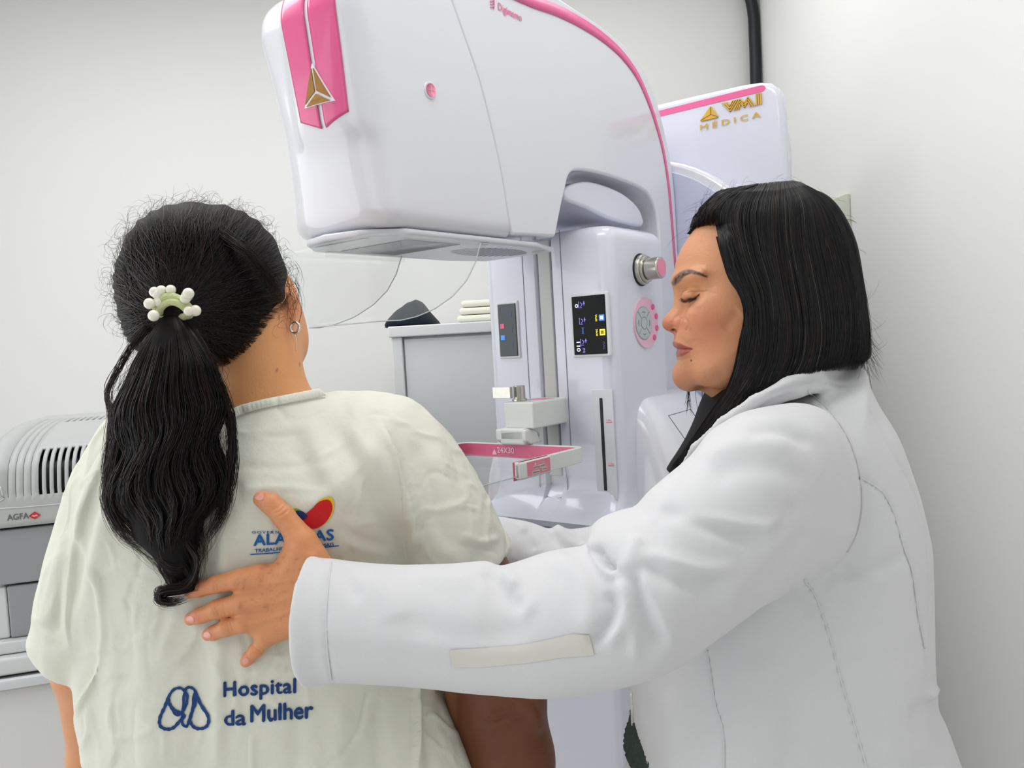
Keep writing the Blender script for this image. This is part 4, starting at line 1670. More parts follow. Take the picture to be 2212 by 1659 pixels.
# neck opening: cut along the neckline, hollow around the neck
p0, p1 = ptc(500, 897, .9), ptc(704, 844, .9)
e_ = (p1 - p0)[:2] / np.linalg.norm((p1 - p0)[:2])
above = (gv_.A - p0[0]) * (-e_[1]) + (gv_.B - p0[1]) * e_[0] + 0 * gv_.C       # positive above the line
lim = np.maximum(gv_.A + 0 * gv_.C - ptc(716, 800, .9)[0] + 0 * gv_.B, ptc(440, 800, .9)[0] - gv_.A + 0 * gv_.C + 0 * gv_.B)
gv_.f = smax(gv_.f, -smax((-above).astype(np.float32), lim.astype(np.float32), .004), .002)
ncap = gv_.chain([(600, 700, .985, 118), (600, 870, .985, 118), (590, 930, .99, 100)], .01)
gv_.f = smax(gv_.f, -smax(tor + .005, ncap, .003), .002)
v, q = gv_.extract(1)
q = orient(v, q)
v = v + vnormals(v, q) * (noise3(v, 26, 3) * .0011)[:, None]
gf = [
    # armhole and side folds
    ([(868, 1190), (884, 1300), (893, 1450), (898, 1700)], 9, 7.0, 's'),
    ([(820, 900), (862, 1000), (900, 1090), (905, 1170), (880, 1210)], 12, 6.5, 'l'),
    ([(740, 900), (800, 985), (850, 1060), (890, 1150)], 26, 6.0),
    ([(705, 885), (760, 985), (820, 1080), (868, 1185)], 22, -4.5),
    ([(660, 900), (700, 1000), (770, 1110)], 22, 3.0),
    ([(620, 920), (660, 1010), (690, 1080)], 24, -2.0),
    ([(930, 950), (960, 1040), (1000, 1130), (1040, 1195)], 20, 3.5),
    ([(880, 930), (925, 1040), (950, 1140), (985, 1200)], 18, -3.0),
    ([(990, 1150), (1030, 1172), (1085, 1160)], 8, 1.8),
    ([(985, 1175), (1040, 1185), (1080, 1196)], 4, -1.2),
    ([(900, 1100), (960, 1100), (1020, 1075)], 8, 1.4),
    # left side
    ([(235, 945), (215, 1020), (180, 1110), (160, 1220), (152, 1330), (155, 1420)], 10, 3.5, 'l'),
    ([(285, 980), (240, 1080), (205, 1200), (175, 1340), (160, 1440)], 26, 5.0),
    ([(255, 1000), (205, 1110), (180, 1230), (160, 1330)], 16, -3.0),
    ([(150, 1130), (125, 1220), (100, 1310), (90, 1370)], 14, 2.6),
    ([(135, 1210), (125, 1300), (125, 1380)], 8, -2.2),
    ([(70, 1350), (105, 1378), (150, 1398)], 5, -1.4),
    ([(64, 1330), (100, 1350), (140, 1376)], 5, 1.2),
    ([(165, 1420), (175, 1540), (190, 1700)], 14, 3.0),
    ([(215, 1380), (205, 1500), (215, 1650)], 24, -2.4),
    # centre box pleat and long soft drapes
    ([(480, 1180), (475, 1300), (472, 1400), (470, 1700)], 16, 2.6),
    ([(540, 1580), (544, 1640), (545, 1700)], 5, 1.6, 's'),
    ([(430, 1330), (425, 1500), (420, 1700)], 26, -2.2),
    ([(330, 1280), (320, 1450), (330, 1700)], 30, 2.2),
    ([(270, 1330), (262, 1500), (275, 1700)], 22, -1.8),
    ([(640, 1490), (640, 1600), (645, 1720)], 22, -1.8),
    ([(740, 1490), (735, 1600), (735, 1720)], 26, 2.2),
    ([(820, 1490), (820, 1600), (825, 1720)], 20, -2.2),
    ([(940, 1480), (975, 1570), (1020, 1700)], 18, 3.5),
    ([(915, 1500), (925, 1600), (940, 1720)], 14, -3.0),
    # under the hand and across the back
    ([(500, 1005), (620, 1010), (740, 990)], 10, -1.0),
    ([(505, 1060), (600, 1052), (720, 1062)], 8, .9),
    ([(215, 1240), (290, 1215), (360, 1180)], 10, 1.2),
    ([(160, 1420), (240, 1400), (330, 1395)], 8, 1.0),
    ([(200, 1500), (260, 1470), (330, 1480)], 9, -1.0),
    ([(345, 1560), (300, 1590), (230, 1600)], 8, 1.0),
    ([(720, 1130), (790, 1170), (850, 1180)], 12, -1.4),
    ([(740, 1170), (800, 1190), (860, 1200)], 10, 1.4),
    ([(505, 940), (600, 925), (700, 915)], 14, .9),
    ([(488, 1080), (480, 1180), (495, 1260)], 12, 1.4),
]
rgf = np.random.default_rng(5)
for _ in range(110):      # fine creases of washed cotton
    x, y = rgf.uniform(180, 1040), rgf.uniform(900, 1650)
    a = rgf.choice([rgf.normal(1.45, .35), rgf.normal(.1, .35)])
    L__ = rgf.uniform(30, 95)
    gf.append(([(x, y), (x + L__ * .5 * math.cos(a) + rgf.normal(0, 5), y + L__ * .5 * math.sin(a) + rgf.normal(0, 5)), (x + L__ * math.cos(a), y + L__ * math.sin(a))], rgf.uniform(3.5, 8), rgf.choice([-1, 1]) * rgf.uniform(.35, .9)))
v = crumple(v, q, [(24, .10, .0030, 4), (42, .13, .0016, 8), (30, .08, -.0018, 15)])
gf = [(g_[0], g_[1], g_[2] * 1.35) + tuple(g_[3:]) for g_ in gf]
v = folds(v, q, gf)
gown = body_obj('hospital_gown', v, q, gown_m, pat)
gb = bvh_of(v, q)
# skirt of the gown below the frame
wb = cam2w(ptc(620, 1745, .98)[None])[0]
rings = []
for z, a, c in ((wb[2] + .02, .215, .130), (wb[2] - .05, .225, .14), (.80, .235, .16), (.50, .25, .18), (.44, .25, .18)):
    rings.append([np.array([wb[0] + a * math.cos(t) * (1 + .03 * math.sin(7 * t)), wb[1] + c * math.sin(t) * (1 + .04 * math.sin(9 * t)), z]) for t in np.linspace(0, 2 * math.pi, 72, False)])
sk = loft('gown_skirt', rings, gown_m, gown, cap=False)
sk.modifiers.new('sol', 'SOLIDIFY').thickness = .002

# neckline band: gathered binding
nb = [(500, 893), (520, 884), (556, 874), (596, 865), (636, 857), (676, 849), (702, 845)]
nbp = smooth_poly(nb, 12, False)
pts = []
for i, (x, y) in enumerate(nbp):
    h0 = hit(gb, x, y + 14, .001)
    if h0 is None or np.dot(h0 - CAM, CF) > .99: continue
    pts.append(h0 + CU * .0058)
pts = np.array(pts)
V, Fc = [], []
n_b = len(pts)
wob = lambda i: .0009 * math.sin(i * 2.1)
rings = []
for i, p in enumerate(pts):
    t = pts[min(i + 1, n_b - 1)] - pts[max(i - 1, 0)]; t /= np.linalg.norm(t)
    up = np.cross(t, CF); up /= np.linalg.norm(up)
    if up @ CU < 0: up = -up
    w_ = wob(i)
    tp_ = min(1, (n_b - 1 - i) / 8 + .15, i / 6 + .3)
    rings.append([p + up * (a * .0048 * tp_ - .004 * (1 - tp_)) - CF * (b_ * .0016 + w_ * (1 - abs(a))) for a, b_ in ((-1, 0), (-.8, .8), (0, 1), (.8, .8), (1, 0), (.8, -.8), (0, -1), (-.8, -.8))])
loft('neck_binding', rings, mat('gown_binding', (236, 237, 224), .8, bump=(500, .4)), gown)

# ---- prints on the gown
blue = mat('print_blue', (24, 62, 120), .8, noise=(70, .18))
blue2 = mat('print_bright_blue', (24, 98, 178), .8, noise=(70, .08))


def printed(name, polys, mt, off=.0012, sub=0):
    """polys: list of (verts2d, faces) in px, laid onto the gown"""
    Vp, Fp = join_data([([(p_[0], p_[1], p_[2] if len(p_) > 2 else 0) for p_ in v_], f_) for v_, f_ in polys])
    bm = bmesh.new()
    vs = [bm.verts.new(p) for p in Vp]
    for f in Fp:
        try: bm.faces.new([vs[i] for i in f])
        except ValueError: pass
    if sub:
        bmesh.ops.triangulate(bm, faces=bm.faces)
        for _ in range(3):
            bmesh.ops.subdivide_edges(bm, edges=[e for e in bm.edges if e.calc_length() > sub], cuts=1)
            bmesh.ops.triangulate(bm, faces=bm.faces)
    for w in bm.verts:
        h_ = hit(gb, w.co.x, w.co.y, off + w.co.z * 2)
        w.co = Vector(h_) if h_ is not None else Vector(P(w.co.x, w.co.y, .85))
    me = bpy.data.meshes.new(name)
    bm.to_mesh(me); bm.free()
    return link(name, me, mt, gown)


def txt_px(s, x0, x1, base, h, tilt=0.0, **k):
    v_, f_ = text_verts(s, **k)
    w = v_[:, 0].max() - v_[:, 0].min()
    u = (v_[:, 0] - v_[:, 0].min()) / w
    X = x0 + u * (x1 - x0)
    Y = base - v_[:, 1] * h + tilt * (X - x0)
    return list(zip(X, Y, v_[:, 2])), f_


def stroke(pts_, w, closed=False):
    p = smooth_poly(pts_, 6, closed)
    n = len(p)
    V, Fc = [], []
    for i in range(n):
        a = p[(i + 1) % n] if closed or i < n - 1 else p[i]
        c = p[i - 1] if closed or i > 0 else p[i]
        t = (a - c) / (np.linalg.norm(a - c) + 1e-9)
        nn = np.array([-t[1], t[0]]) * w / 2 * (1 + .18 * math.sin(i * 1.7))
        V += [tuple(p[i] + nn), tuple(p[i] - nn)]
    for i in range(n if closed else n - 1):
        j = (i + 1) % n
        Fc.append((2 * i, 2 * i + 1, 2 * j + 1, 2 * j))
    return V, Fc


def blob(pts_, n=6):
    p = smooth_poly(pts_, n)
    return [tuple(x) for x in p], [tuple(range(len(p)))]


printed('print_lettering', [txt_px('Hospital', 482, 640, 1504, 33, -.055, bold=.035, spacing=1.05),
                            txt_px('da', 484, 532, 1566, 34, -.03, bold=.03),
                            txt_px('Mulher', 541, 677, 1559, 38, -.07, bold=.035)], blue, sub=5)
printed('print_emblem', [
    stroke([(375, 1490), (392, 1486), (405, 1502), (400, 1528), (384, 1544), (372, 1530), (364, 1510)], 6, True),
    stroke([(364, 1508), (357, 1526), (347, 1548), (346, 1566), (358, 1574), (374, 1572), (388, 1558), (398, 1545), (376, 1532), (366, 1518)], 7, True),
    stroke([(400, 1492), (410, 1484), (422, 1492), (424, 1515), (412, 1545), (404, 1568), (394, 1560), (396, 1530)], 6, True),
    stroke([(422, 1496), (434, 1520), (450, 1545), (450, 1564), (436, 1573), (420, 1570), (411, 1555), (417, 1530)], 7, True)], blue, sub=12)
printed('print_lettering', [txt_px('GOVERNO DE', 545, 640, 1152, 6, 0, bold=.01, spacing=1.3),
                            txt_px('ALAGOAS', 548, 721, 1178, 24, -.075, bold=.035, spacing=1.05),
                            txt_px('TRABALHO PARA FAZER MAIS', 551, 721, 1193, 8, -.085, bold=.02)], blue2, sub=14)
printed('print_line', [stroke([(541, 1197), (600, 1193), (660, 1186), (732, 1178)], 2.2)], blue2)
printed('print_red_shape', [blob([(640, 1126), (655, 1127), (670, 1112), (680, 1092), (697, 1080), (712, 1080), (718, 1095), (712, 1115), (698, 1132), (680, 1141), (658, 1138), (645, 1132)])], mat('print_red', (206, 30, 38), .8), off=.0018, sub=10)
printed('print_yellow_shape', [blob([(683, 1088), (700, 1075), (716, 1074), (722, 1090), (716, 1114), (700, 1132), (690, 1137), (700, 1120), (708, 1100), (704, 1082)])], mat('print_yellow', (240, 200, 30), .8), off=.0012, sub=10)
printed('print_green_shape', [blob([(624, 1108), (636, 1098), (650, 1102), (654, 1114), (646, 1124), (634, 1124), (625, 1118)])], mat('print_green', (150, 190, 30), .8), off=.0012, sub=10)
printed('print_blue_shape', [blob([(640, 1104), (652, 1103), (662, 1110), (664, 1116), (654, 1122), (644, 1118)])], mat('print_navy', (30, 50, 110), .8), off=.0022, sub=10)

# ---- hair
HC = (425, 600)
hair_p = [(300, 468), (345, 442), (400, 430), (448, 432), (500, 440), (548, 462), (585, 495), (612, 540), (625, 585), (622, 640), (606, 690), (588, 730), (560, 765), (520, 790), (480, 800), (420, 815), (350, 800), (290, 760), (262, 720), (242, 660), (236, 600), (250, 540), (270, 500)]
hv = Vol(200, 690, 400, 850, .95, .80, 1.12, .0026)
hf = hv.contour(hair_p, .955, .112, .105, 2.1)
hf = smin(hf, hv.ell(380, 660, .87, 62, 66, 50), .03)
hv.f = hf
v, q = hv.extract(1)
q = orient(v, q)
px_, py_ = c2px(v)
v2 = v - vnormals(v, q) * .004
tie = np.array([368.0, 672.0])
ang_ = np.arctan2(py_ - tie[1], px_ - tie[0])
v2 = v2 + vnormals(v, q) * (.0009 * np.sin(ang_ * 31 + 2 * np.sin(ang_ * 7)))[:, None]
dkh = np.array(srgb((14, 11, 12))[:3])
hb = body_obj('hair', v2, q, hairb_m, pat, np.tile(dkh, (len(v), 1)))
hbv = bvh_of(v, q)

r = np.random.default_rng(11)
tieP = ptc(368, 676, .845)


def spline_eval(guide, t):
    g_ = np.asarray(guide, float)
    L = np.r_[0, np.cumsum(np.linalg.norm(np.diff(g_[:, :2], axis=0), axis=1))]
    L /= L[-1]
    return np.stack([np.interp(t, L, g_[:, i]) for i in range(g_.shape[1])], -1)


def hair_cols(n, rr_, lo=(10, 8, 9), hi=(34, 26, 26), warm=.1):
    c = rr_.random((n, 1)) ** 2
    a, b_ = np.array(srgb(lo)[:3]), np.array(srgb(hi)[:3])
    out = a + (b_ - a) * c
    w = rr_.random(n) < warm
    out[w] = np.array(srgb((58, 36, 32))[:3])
    return out


paths, rads = [], []
K = 14
poly_s = smooth_poly(hair_p, 6)
cen_ = poly_s.mean(0)
cnt = 0
while cnt < 3600:
    # start on the outline or anywhere inside, run to the tie over the surface
    e = poly_s[r.integers(len(poly_s))]
    f_ = r.random() ** .55
    st_ = tie + (e - tie) * (.25 + .74 * f_)
    side_bias = np.array([-(e - tie)[1], (e - tie)[0]]) / (np.linalg.norm(e - tie) + 1e-9)
    bend = r.normal(0, 16) + (18 if e[0] > 450 else -6)
    ts = np.linspace(0, 1, K)
    X = st_[None] + (tie - st_)[None] * ts[:, None] + side_bias[None] * (bend * np.sin(ts * math.pi))[:, None] + np.array([0, -1.0])[None] * (14 * np.sin(ts * math.pi) * (e[0] > 480))[:, None]
    X += r.normal(0, 5, 2)[None] * np.sin(ts * math.pi)[:, None] + 2.5 * np.sin(ts * r.uniform(6, 14) + r.random() * 6)[:, None] * side_bias[None]
    off = r.uniform(.0002, .0045)
    pp, ok = [], True
    for x, y in X:
        h_ = hit(hbv, x, y, off)
        if h_ is None:
            ok = False; break
        pp.append(h_)
    cnt += 1
    if not ok: continue
    paths.append(pp); rads.append(r.uniform(.00022, .00050))
strands('hair_strands', paths, rads, hair_m, hb, hair_cols(len(paths), r))

# ponytail
pony_mid = [(368, 676, .845), (372, 720, .835), (372, 790, .832), (368, 880, .832), (362, 980, .835), (358, 1080, .838), (362, 1160, .838), (382, 1215, .838), (398, 1250, .838), (385, 1275, .836), (352, 1286, .834)]
pony_hw = [14, 48, 95, 122, 126, 118, 92, 46, 30, 24, 12]
yv = np.array([p[1] for p in pony_mid[:9]])
# inner core so that nothing shows through
rings = []
for (x, y, Y), hw in list(zip(pony_mid, pony_hw))[:9]:
    c_ = ptc(x, y, Y)
    kx = Y / F
    ring = [c_ + np.array([hw * .78 * kx * math.cos(t), 0, .022 * min(1, hw / 70) * math.sin(t)]) for t in np.linspace(0, 2 * math.pi, 20, False)]
    rings.append([cam2w(x_[None])[0] for x_ in np.array(ring)])
core = loft('ponytail_core', rings, hairb_m, hb)
at = core.data.color_attributes.new('Col', 'FLOAT_COLOR', 'POINT')
at.data.foreach_set('color', np.tile(np.r_[dkh, 1], (len(core.data.vertices), 1)).astype(np.float32).ravel())
paths, rads = [], []
K = 40
for i in range(4200):
    a = r.random() * 2 * math.pi
    rho = math.sqrt(r.random()) * .98
    qx, qz = rho * math.cos(a), rho * math.sin(a)
    tend = 1.0 if r.random() < .5 else r.uniform(.62, .98)
    if abs(qx) > .5: tend = min(tend, r.uniform(.6, .86))
    ts = np.linspace(0, tend, K)
    M_ = spline_eval(np.c_[np.array(pony_mid), pony_hw], ts)
    ph1, ph2 = (qx * 2.5 + r.normal(0, .35)), r.random() * 6.28
    grow = np.clip((ts - .12) * 2.2, 0, 1)
    wave = (13 + 8 * abs(qx)) * grow * np.sin(ts * 21 + ph1) + 3 * grow * np.sin(ts * 38 + ph2)
    # locks gather towards a few centres
    lock = np.round(qx * 3.2) / 3.2
    qx_t = qx + (lock - qx) * np.clip((ts - .3) * 1.2, 0, .75)
    X = M_[:, 0] + qx_t * M_[:, 3] + wave
    Yp = M_[:, 1] + 5 * grow * np.cos(ts * 21 + ph1)
    dz = M_[:, 2] + qz * np.minimum(.030, M_[:, 3] * 5.4e-4 * .55) - .0 + grow * .003 * np.sin(ts * 24 + ph1 * 1.3)
    # curl at the very end
    end_ = np.clip((ts - .80) / .2, 0, 1)
    X += end_ * 16 * np.sin(ts * 40 + 1.0)
    pp = np.stack([(X - CX) * dz / F, (CY - Yp) * dz / F, dz], -1)
    paths.append(cam2w(pp)); rads.append(r.uniform(.00022, .00048))
strands('ponytail', paths, rads, hair_m, hb, hair_cols(len(paths), r, warm=.12))
# loose locks on the left, small curls and flyaways
paths, rads = [], []
K = 30
def lock_(guide, n, spread, wig, rad=.0003):
    for _ in range(n):
        o = r.normal(0, spread, 2)
        ts = np.linspace(0, r.uniform(.8, 1), K)
        g_ = spline_eval(smooth_poly(guide, 5, False), ts)
        ph_ = r.random() * 6
        X = g_[:, 0] + o[0] * (ts * .7 + .3) + wig * np.sin(ts * 13 + ph_)
        Yp = g_[:, 1] + o[1] + wig * .5 * np.cos(ts * 13 + ph_)
        dz = g_[:, 2] + r.normal(0, .003)
        paths.append(cam2w(np.stack([(X - CX) * dz / F, (CY - Yp) * dz / F, dz], -1)))
        rads.append(rad * r.uniform(.6, 1.2))
lock_([(330, 690, .85), (290, 745, .84), (255, 800, .835), (232, 850, .835), (242, 900, .835), (238, 960, .835), (232, 1040, .835), (250, 1120, .835), (285, 1165, .835), (310, 1200, .835)], 55, 5, 5)
lock_([(350, 720, .84), (300, 820, .83), (262, 930, .83), (240, 1020, .83), (232, 1090, .83), (262, 1150, .83), (300, 1178, .83), (335, 1160, .83)], 150, 7, 5)
lock_([(420, 720, .84), (470, 820, .83), (500, 920, .83), (498, 1020, .83), (478, 1110, .83), (440, 1170, .83), (420, 1200, .83)], 140, 8, 5)
lock_([(360, 1150, .828), (345, 1190, .828), (352, 1215, .828), (385, 1225, .828), (405, 1212, .828)], 110, 4, 2)
lock_([(400, 1170, .826), (425, 1205, .826), (420, 1245, .826), (398, 1268, .826), (360, 1275, .826), (343, 1282, .826), (348, 1298, .826), (380, 1300, .826), (408, 1290, .826)], 230, 5, 2)
lock_([(470, 500, .87), (530, 540, .86), (580, 600, .875), (600, 640, .90), (618, 670, .93)], 60, 7, 3)
# flyaways round the head
for _ in range(420):
    e = poly_s[r.integers(len(poly_s))]
    d_ = (e - cen_) / np.linalg.norm(e - cen_)
    if e[1] > 720: continue
    tn = np.array([-d_[1], d_[0]]) * r.choice([-1, 1])
    L__ = r.uniform(12, 55) * (1.3 if e[0] < 330 else 1)
    ts = np.linspace(0, 1, K)
    cv = r.uniform(.4, 2.6)
    w1 = r.uniform(1.2, 4.2)
    X = e[None] - d_ * 8 + d_[None] * (L__ * .55 * (1 - np.cos(ts * w1)) / w1 * 1.6)[:, None] + tn[None] * (L__ * 1.5 * np.sin(ts * w1) / w1)[:, None]
    X = X + (r.uniform(1, 5) * np.sin(ts * r.uniform(4, 12)))[:, None] * d_[None]
    dz = .955 + r.normal(0, .03)
    paths.append(cam2w(np.stack([(X[:, 0] - CX) * dz / F, (CY - X[:, 1]) * dz / F, np.full(K, dz)], -1)))
    rads.append(r.uniform(.00009, .00016))
for _ in range(260):      # wisps leaving the ponytail
    ts = np.linspace(0, 1, K)
    t0 = r.uniform(.05, .8)
    g_ = spline_eval(np.c_[np.array(pony_mid), pony_hw], np.clip(t0 + ts * r.uniform(.1, .3), 0, 1))
    sd = r.choice([-1, 1])
    X = g_[:, 0] + sd * (g_[:, 3] * r.uniform(.8, 1.0) + r.uniform(2, 26) * np.sin(ts * math.pi * r.uniform(.6, 1.6))) + r.uniform(1, 5) * np.sin(ts * r.uniform(6, 20))
    dz = g_[:, 2] - .004 + r.normal(0, .004)
    paths.append(cam2w(np.stack([(X - CX) * dz / F, (CY - g_[:, 1]) * dz / F, dz], -1)))
    rads.append(r.uniform(.00008, .00018))
# face-framing curls on the right
for _ in range(34):
    ts = np.linspace(0, 1, K)
    x0_, y0_ = r.uniform(610, 640), r.uniform(560, 640)
    X = x0_ + 14 * ts + r.uniform(4, 14) * np.sin(ts * r.uniform(3, 8))
    Yp = y0_ + r.uniform(50, 120) * ts
    dz = .955 + r.normal(0, .006)
    paths.append(cam2w(np.stack([(X - CX) * dz / F, (CY - Yp) * dz / F, np.full(K, dz)], -1)))
    rads.append(r.uniform(.00012, .00025))
strands('loose_locks', paths, rads, hair_m, hb, hair_cols(len(paths), r, warm=.2))

# ---- pearl hair tie
tie_o = tube('hair_tie', smooth_poly([P(x, y, Y) for x, y, Y in ((338, 668, .835), (345, 650, .828), (362, 641, .824), (382, 644, .824), (402, 658, .826), (412, 672, .832), (404, 682, .845), (370, 678, .86), (345, 676, .85))], 5), .0042, mat('green_elastic', (196, 204, 150), .8, bump=(500, .6)), pat, 10)
tube('elastic_band', smooth_poly([P(x, y, Y) for x, y, Y in ((345, 676, .835), (352, 660, .826), (370, 652, .822), (390, 658, .822), (404, 672, .828), (398, 684, .84), (365, 684, .85))], 5), .0038, MATS['green_elastic'], tie_o, 10)
pearl_m = mat('pearl', (240, 236, 220), .18, coat=.8, spec=.6)
for (x, y) in ((334, 631), (349, 628), (369, 626), (323, 656), (343, 652), (332, 682), (404, 639), (407, 634), (400, 645), (408, 672), (422, 671), (341, 636)):
    sp_ = bmesh.new()
    bmesh.ops.create_uvsphere(sp_, u_segments=20, v_segments=14, radius=.0052 + .0003 * ((x * 7) % 3))
    me = bpy.data.meshes.new('pearl')
    sp_.to_mesh(me); sp_.free()
    c_ = P(x, y, .818 + .004 * ((x + y) % 3))
    me.transform(Matrix.Translation(Vector(c_)))
    link('pearl', me, pearl_m, tie_o)
# ---- earring
silver = mat('silver', (225, 222, 218), .2, .9)
ec = P(637, 708, .948)
ring = [ec + .0062 * (math.cos(t) * (CR * .95 - CF * .3) + math.sin(t) * CU) for t in np.linspace(0, 2 * math.pi, 28)]
er = tube('earring', ring, .0016, silver, pat, 10)
tube('earring_chain', [P(638, 720, .947), P(640, 740, .947), P(640, 758, .947)], .0005, silver, er, 5)
# ================================================================ WOMAN IN THE WHITE COAT
doc = empty('person', P(1700, 1300, .95) * np.array([1, 1, 0]), 'woman in profile with straight black hair and white coat touching the other woman\'s back', 'person')
YD = .93
# ---- head
hd = Vol(1415, 1835, 400, 985, YD, .835, 1.03, .00095)
face_p = [(1500, 492), (1488, 511), (1470, 541), (1460, 567), (1456, 593), (1456, 610), (1462, 630), (1469, 655), (1473, 690), (1468, 716), (1458, 728), (1455, 736), (1452.8, 742.5), (1456, 748.5), (1463.5, 751.8), (1463, 756), (1461, 763), (1463.5, 771), (1468.5, 778), (1464, 790), (1461, 802), (1462, 815), (1467, 827), (1478, 836), (1492, 839), (1509, 838), (1529, 853), (1548, 867), (1575, 888), (1600, 925), (1700, 930), (1745, 860), (1790, 740), (1820, 640), (1815, 540), (1780, 460), (1700, 420), (1600, 418), (1540, 445)]
f = hd.contour(face_p, YD, lambda x, y: .067 * (1 - .3 * np.clip((y - 800) / 100, 0, 1)), .100, 1.85, 3)
f = smin(f, hd.ell(1488, 810, YD, 25, 24, 40), .02)                      # chin
f = smin(f, hd.cap((1462, 607, YD - .004), (1512, 592, YD - .044), 6, 6), .016)   # brow ridge
f = smin(f, hd.ell(1545, 690, YD - .044, 54, 38, 22, -12), .035)           # cheekbone
f = smin(f, hd.ell(1512, 742, YD - .030, 34, 40, 26), .03)                # muzzle / cheek
f = smin(f, hd.ell(1560, 800, YD - .046, 48, 34, 24, 20), .03)            # jaw
f = smax(f, -hd.ell(1481, 634, YD - .042, 18, 14, 20), .014)              # eye socket
# nose
nose_p = [(1466, 612), (1459, 630), (1457.5, 643), (1451, 666), (1438, 682), (1431.5, 697), (1435, 709), (1445, 716.5), (1458, 718.5), (1472, 716), (1482, 704), (1482, 680), (1478, 650), (1474, 620)]
f = smin(f, hd.contour(nose_p, YD, lambda x, y: .0085 + .0065 * np.clip((y - 650) / 45, 0, 1), .0085, 2.0, 3), .009)
for sg in (-1, 1):
    f = smin(f, hd.ell(1468, 701, YD + sg * .0150, 12.5, 14, 10, 10), .0028)
    f = smax(f, -hd.ell(1454, 714, YD + sg * .0105, 9, 4.6, 8, 10), .0012)
f = smin(f, hd.ell(1441, 698, YD, 10, 13, 14), .003)
# lips
up_p = [(1466, 724), (1458, 731), (1454, 738), (1452.8, 743.5), (1456.5, 748.5), (1464, 751), (1478, 752), (1494, 753.5), (1488, 744), (1478, 734)]
lo_p = [(1466, 754.5), (1462.5, 759), (1460.8, 766), (1465.5, 773.5), (1472, 777), (1483, 768), (1493, 755.5), (1478, 754)]
lipz = None             # corner of the mouth
# eyelids
for sg in (-1, 1):
    f = smin(f, hd.ell(1491, 640, YD + sg * .0295, 18, 12.5, 15, -8), .005)

hd.f = f
hv_, hq_ = hd.extract(1)
hq_ = orient(hv_, hq_)
lash = [(1471, 645), (1478, 649), (1487, 650), (1497, 647), (1505, 641), (1511, 635)]
hv_ = folds(hv_, hq_, [
    ([(1472, 637), (1482, 631), (1496, 628.5), (1512, 629), (1528, 627)], 1.6, -1.3),
    ([(1480, 622), (1500, 616), (1520, 614)], 7, .8),
    (lash, 1.7, -1.2),
    ([(1474, 682), (1484, 694), (1485, 707), (1478, 717)], 2.6, -1.5),
    ([(1462, 686), (1474, 692), (1478, 704)], 6, .7),
    ([(1440, 716), (1452, 706), (1466, 706)], 2.4, -.5),
    ([(1484, 708), (1494, 726), (1501, 744)], 8, -.5),
    ([(1496, 756), (1501, 768), (1498, 782)], 6, -.6),
    ([(1478, 660), (1496, 668), (1520, 668)], 8, -.5),
    ([(1453, 741), (1462, 743), (1475, 745), (1490, 751)], 4.2, 1.5),
    ([(1460, 764), (1470, 764), (1482, 760), (1492, 755)], 4.6, 1.5),
    ([(1459, 752.5), (1475, 753.5), (1495, 754.5)], 1.8, -2.0, 'c'),
    ([(1466, 777), (1480, 775), (1492, 768)], 5, -1.0),
    ([(1560, 715), (1580, 690), (1600, 670)], 14, -1.6),
    ([(1515, 838), (1540, 822), (1570, 800)], 12, -.9),
    ([(1532, 630), (1548, 636)], 2, -.4), ([(1530, 622), (1548, 618)], 2, -.3),
])
px, py = c2px(hv_)
def col3(c): return np.array(srgb(c)[:3])
cols = np.tile(col3((214, 150, 110)), (len(hv_), 1))
def blend(c, w):
    global cols
    w = np.clip(w, 0, 1)[:, None]
    cols = cols * (1 - w) + col3(c) * w
G = lambda x, y, sx, sy=None: np.exp(-(((px - x) / sx) ** 2 + ((py - y) / (sy or sx)) ** 2))
blend((198, 118, 90), .65 * G(1535, 700, 52, 42))
blend((196, 112, 90), .65 * G(1440, 698, 20, 22))
blend((200, 120, 95), .5 * G(1472, 702, 14, 14))
blend((200, 128, 104), .45 * G(1470, 812, 24, 26))
blend((206, 146, 96), .6 * G(1495, 622, 30, 12))
blend((186, 128, 104), .35 * G(1560, 820, 50, 30))
# lips
nz = noise3(hv_, 900, 2) * .6
inup = poly_sd(px.astype(np.float32), py.astype(np.float32), np.array([(1450, 738), (1458, 738), (1470, 741), (1482, 747), (1498, 753.5), (1480, 754), (1462, 753), (1450, 750)], float))
inlo = poly_sd(px.astype(np.float32), py.astype(np.float32), np.array([(1456, 753), (1476, 753.5), (1498, 755), (1486, 763), (1474, 770), (1462, 772.5), (1456, 766)], float))
blend((176, 92, 84), np.clip(np.maximum(inup, inlo) * .6 + .3, 0, .9))
ld, _, lp = line_dist(px, py, [(1458, 752.6), (1475, 753.2), (1494, 754)])
blend((110, 50, 48), np.exp(-(ld / 1.1) ** 2) * .9)
# brow
bd_, _, bt_ = line_dist(px, py, smooth_poly([(1456, 612), (1462, 604), (1473, 593), (1488, 587), (1505, 590), (1526, 598)], 5, False))
bw_ = np.interp(bt_, [0, .12, .45, .8, 1], [5.5, 9, 6.4, 4.2, 1.0])
near = (hv_[:, 2] < YD + .02)
blend((122, 98, 90), np.clip((bw_ - bd_) / 3.0 + .35, 0, 1) * .88 * near)
